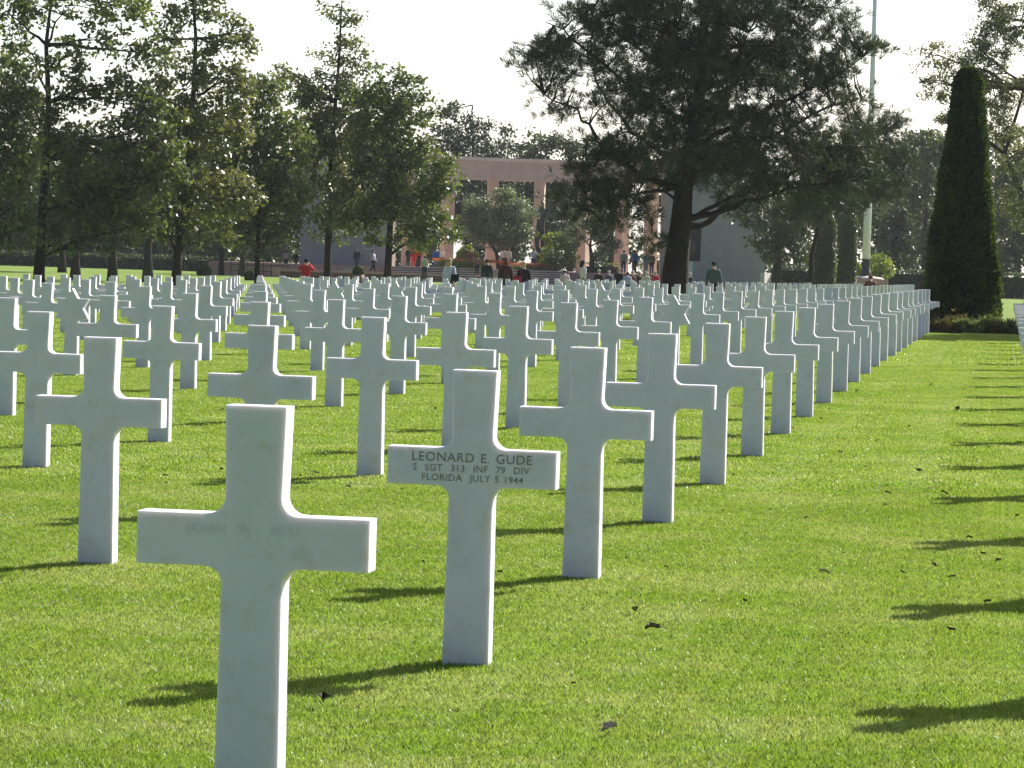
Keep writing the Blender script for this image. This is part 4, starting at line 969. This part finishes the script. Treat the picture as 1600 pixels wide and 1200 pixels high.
# ================================================================== FALLEN LEAVES
def dead_leaf(seed):
    r = random.Random(seed); mb = MB(); n = 7; L = 1.0; rows = []
    for i in range(n+1):
        t = i/n; w = .30*math.sin(math.pi*min(1, t*1.05+.02))*(1+.25*math.sin(t*14+seed)); z = .14*math.sin(t*2.6+seed)**2; rows.append([mb.bm.verts.new(((t-.5)*L, s*w, z+abs(s)*.22+r.uniform(-.03, .03))) for s in (-1, 0, 1)])
    for i in range(n):
        for q in range(2): mb.bm.faces.new((rows[i][q], rows[i+1][q], rows[i+1][q+1], rows[i][q+1]))
    mb.tube([(-.5*L, 0, .1), (-.66*L, .02, .04)], [.02, .012], 4)
    return mb.mesh('fallen_leaf')
LEAFM = mat_simple('dead_leaf', (.13, .085, .045), (.05, .034, .02), 3, .7); LEAFP = mat_simple('pale_dead_leaf', (.40, .35, .26), (.25, .2, .14), 3, .7)
DL = [dead_leaf(k) for k in range(4)]
for d in DL: d.materials.append(LEAFM)
spots = [(1020, 985, .085), (993, 956, .06), (1163, 941, .045), (952, 1143, .085), (1288, 897, .07), (1544, 942, .045), (1485, 986, .05), (979, 874, .035), (1041, 888, .035), (781, 896, .04), (1436, 737, .06), (1312, 708, .05),
  (1387, 772, .05), (1238, 670, .05), (1262, 626, .05), (1296, 640, .04), (1370, 690, .04), (1420, 667, .045), (1495, 640, .08), (1350, 730, .04), (1162, 716, .04), (1147, 743, .04), (1090, 752, .03), (1475, 772, .06), (1560, 878, .05), (1488, 903, .04),
  (1410, 896, .04), (1514, 842, .05), (1590, 808, .05), (1460, 885, .04), (1536, 867, .04), (1318, 866, .03), (860, 775, .04), (545, 762, .04), (494, 740, .05), (470, 745, .04), (258, 745, .05), (345, 735, .05), (260, 756, .03), (1130, 800, .03), (1260, 811, .04), (505, 1097, .10), (1383, 790, .03), (1204, 798, .03), (1120, 690, .03), (1545, 700, .04), (1386, 760, .03), (1282, 655, .04), (1338, 612, .05), (1455, 602, .05), (895, 1070, .03), (680, 640, .05), (630, 765, .03), (660, 880, .04)]
for i, (x, y, L) in enumerate(spots):
    d = ray(x, y); t = -HC/d.z
    for _ in range(4): p = d*t + Vector((0, 0, HC)); t = (gz(p.x, p.y)+.02-HC)/d.z
    p = d*t + Vector((0, 0, HC)); k = L*(.62 + .012*p.y)
    o = link('fallen_leaf', DL[i % 4]); o.location = (p.x, p.y, gz(p.x, p.y)+.024); o.scale = (k, k, k); o.rotation_euler = (rnd.uniform(-.5, .5), rnd.uniform(-.4, .4), rnd.uniform(0, 6.28))
    if i in (3, 4, 34): o.material_slots[0].link = 'OBJECT'; o.material_slots[0].material = LEAFP; tag(o, 'pale curled dead leaf lying on the lawn', 'leaf', 'pale dead leaves on the lawn')
    else: tag(o, 'small dark curled dead leaf lying on the mown lawn', 'leaf', 'dark dead leaves on the lawn')
# two cut-flower bunches at the feet of crosses

# ------------------------------------------------------------------ thin haze volume added to lift the darks as lens glare does
mb = MB(); mb.box((0, 320, 22), (1230, 790, 50)); hm = bpy.data.materials.new('added_haze'); hm.use_nodes = True
ht = hm.node_tree; ht.nodes.clear(); ho = ht.nodes.new('ShaderNodeOutputMaterial'); hv = ht.nodes.new('ShaderNodeVolumePrincipled')
hv.inputs['Color'].default_value = (.86, .93, 1, 1); hv.inputs['Density'].default_value = .00009; hv.inputs['Anisotropy'].default_value = .3
ht.links.new(hv.outputs[0], ho.inputs['Volume'])
tag(mb.obj('haze', hm), kind='stuff')
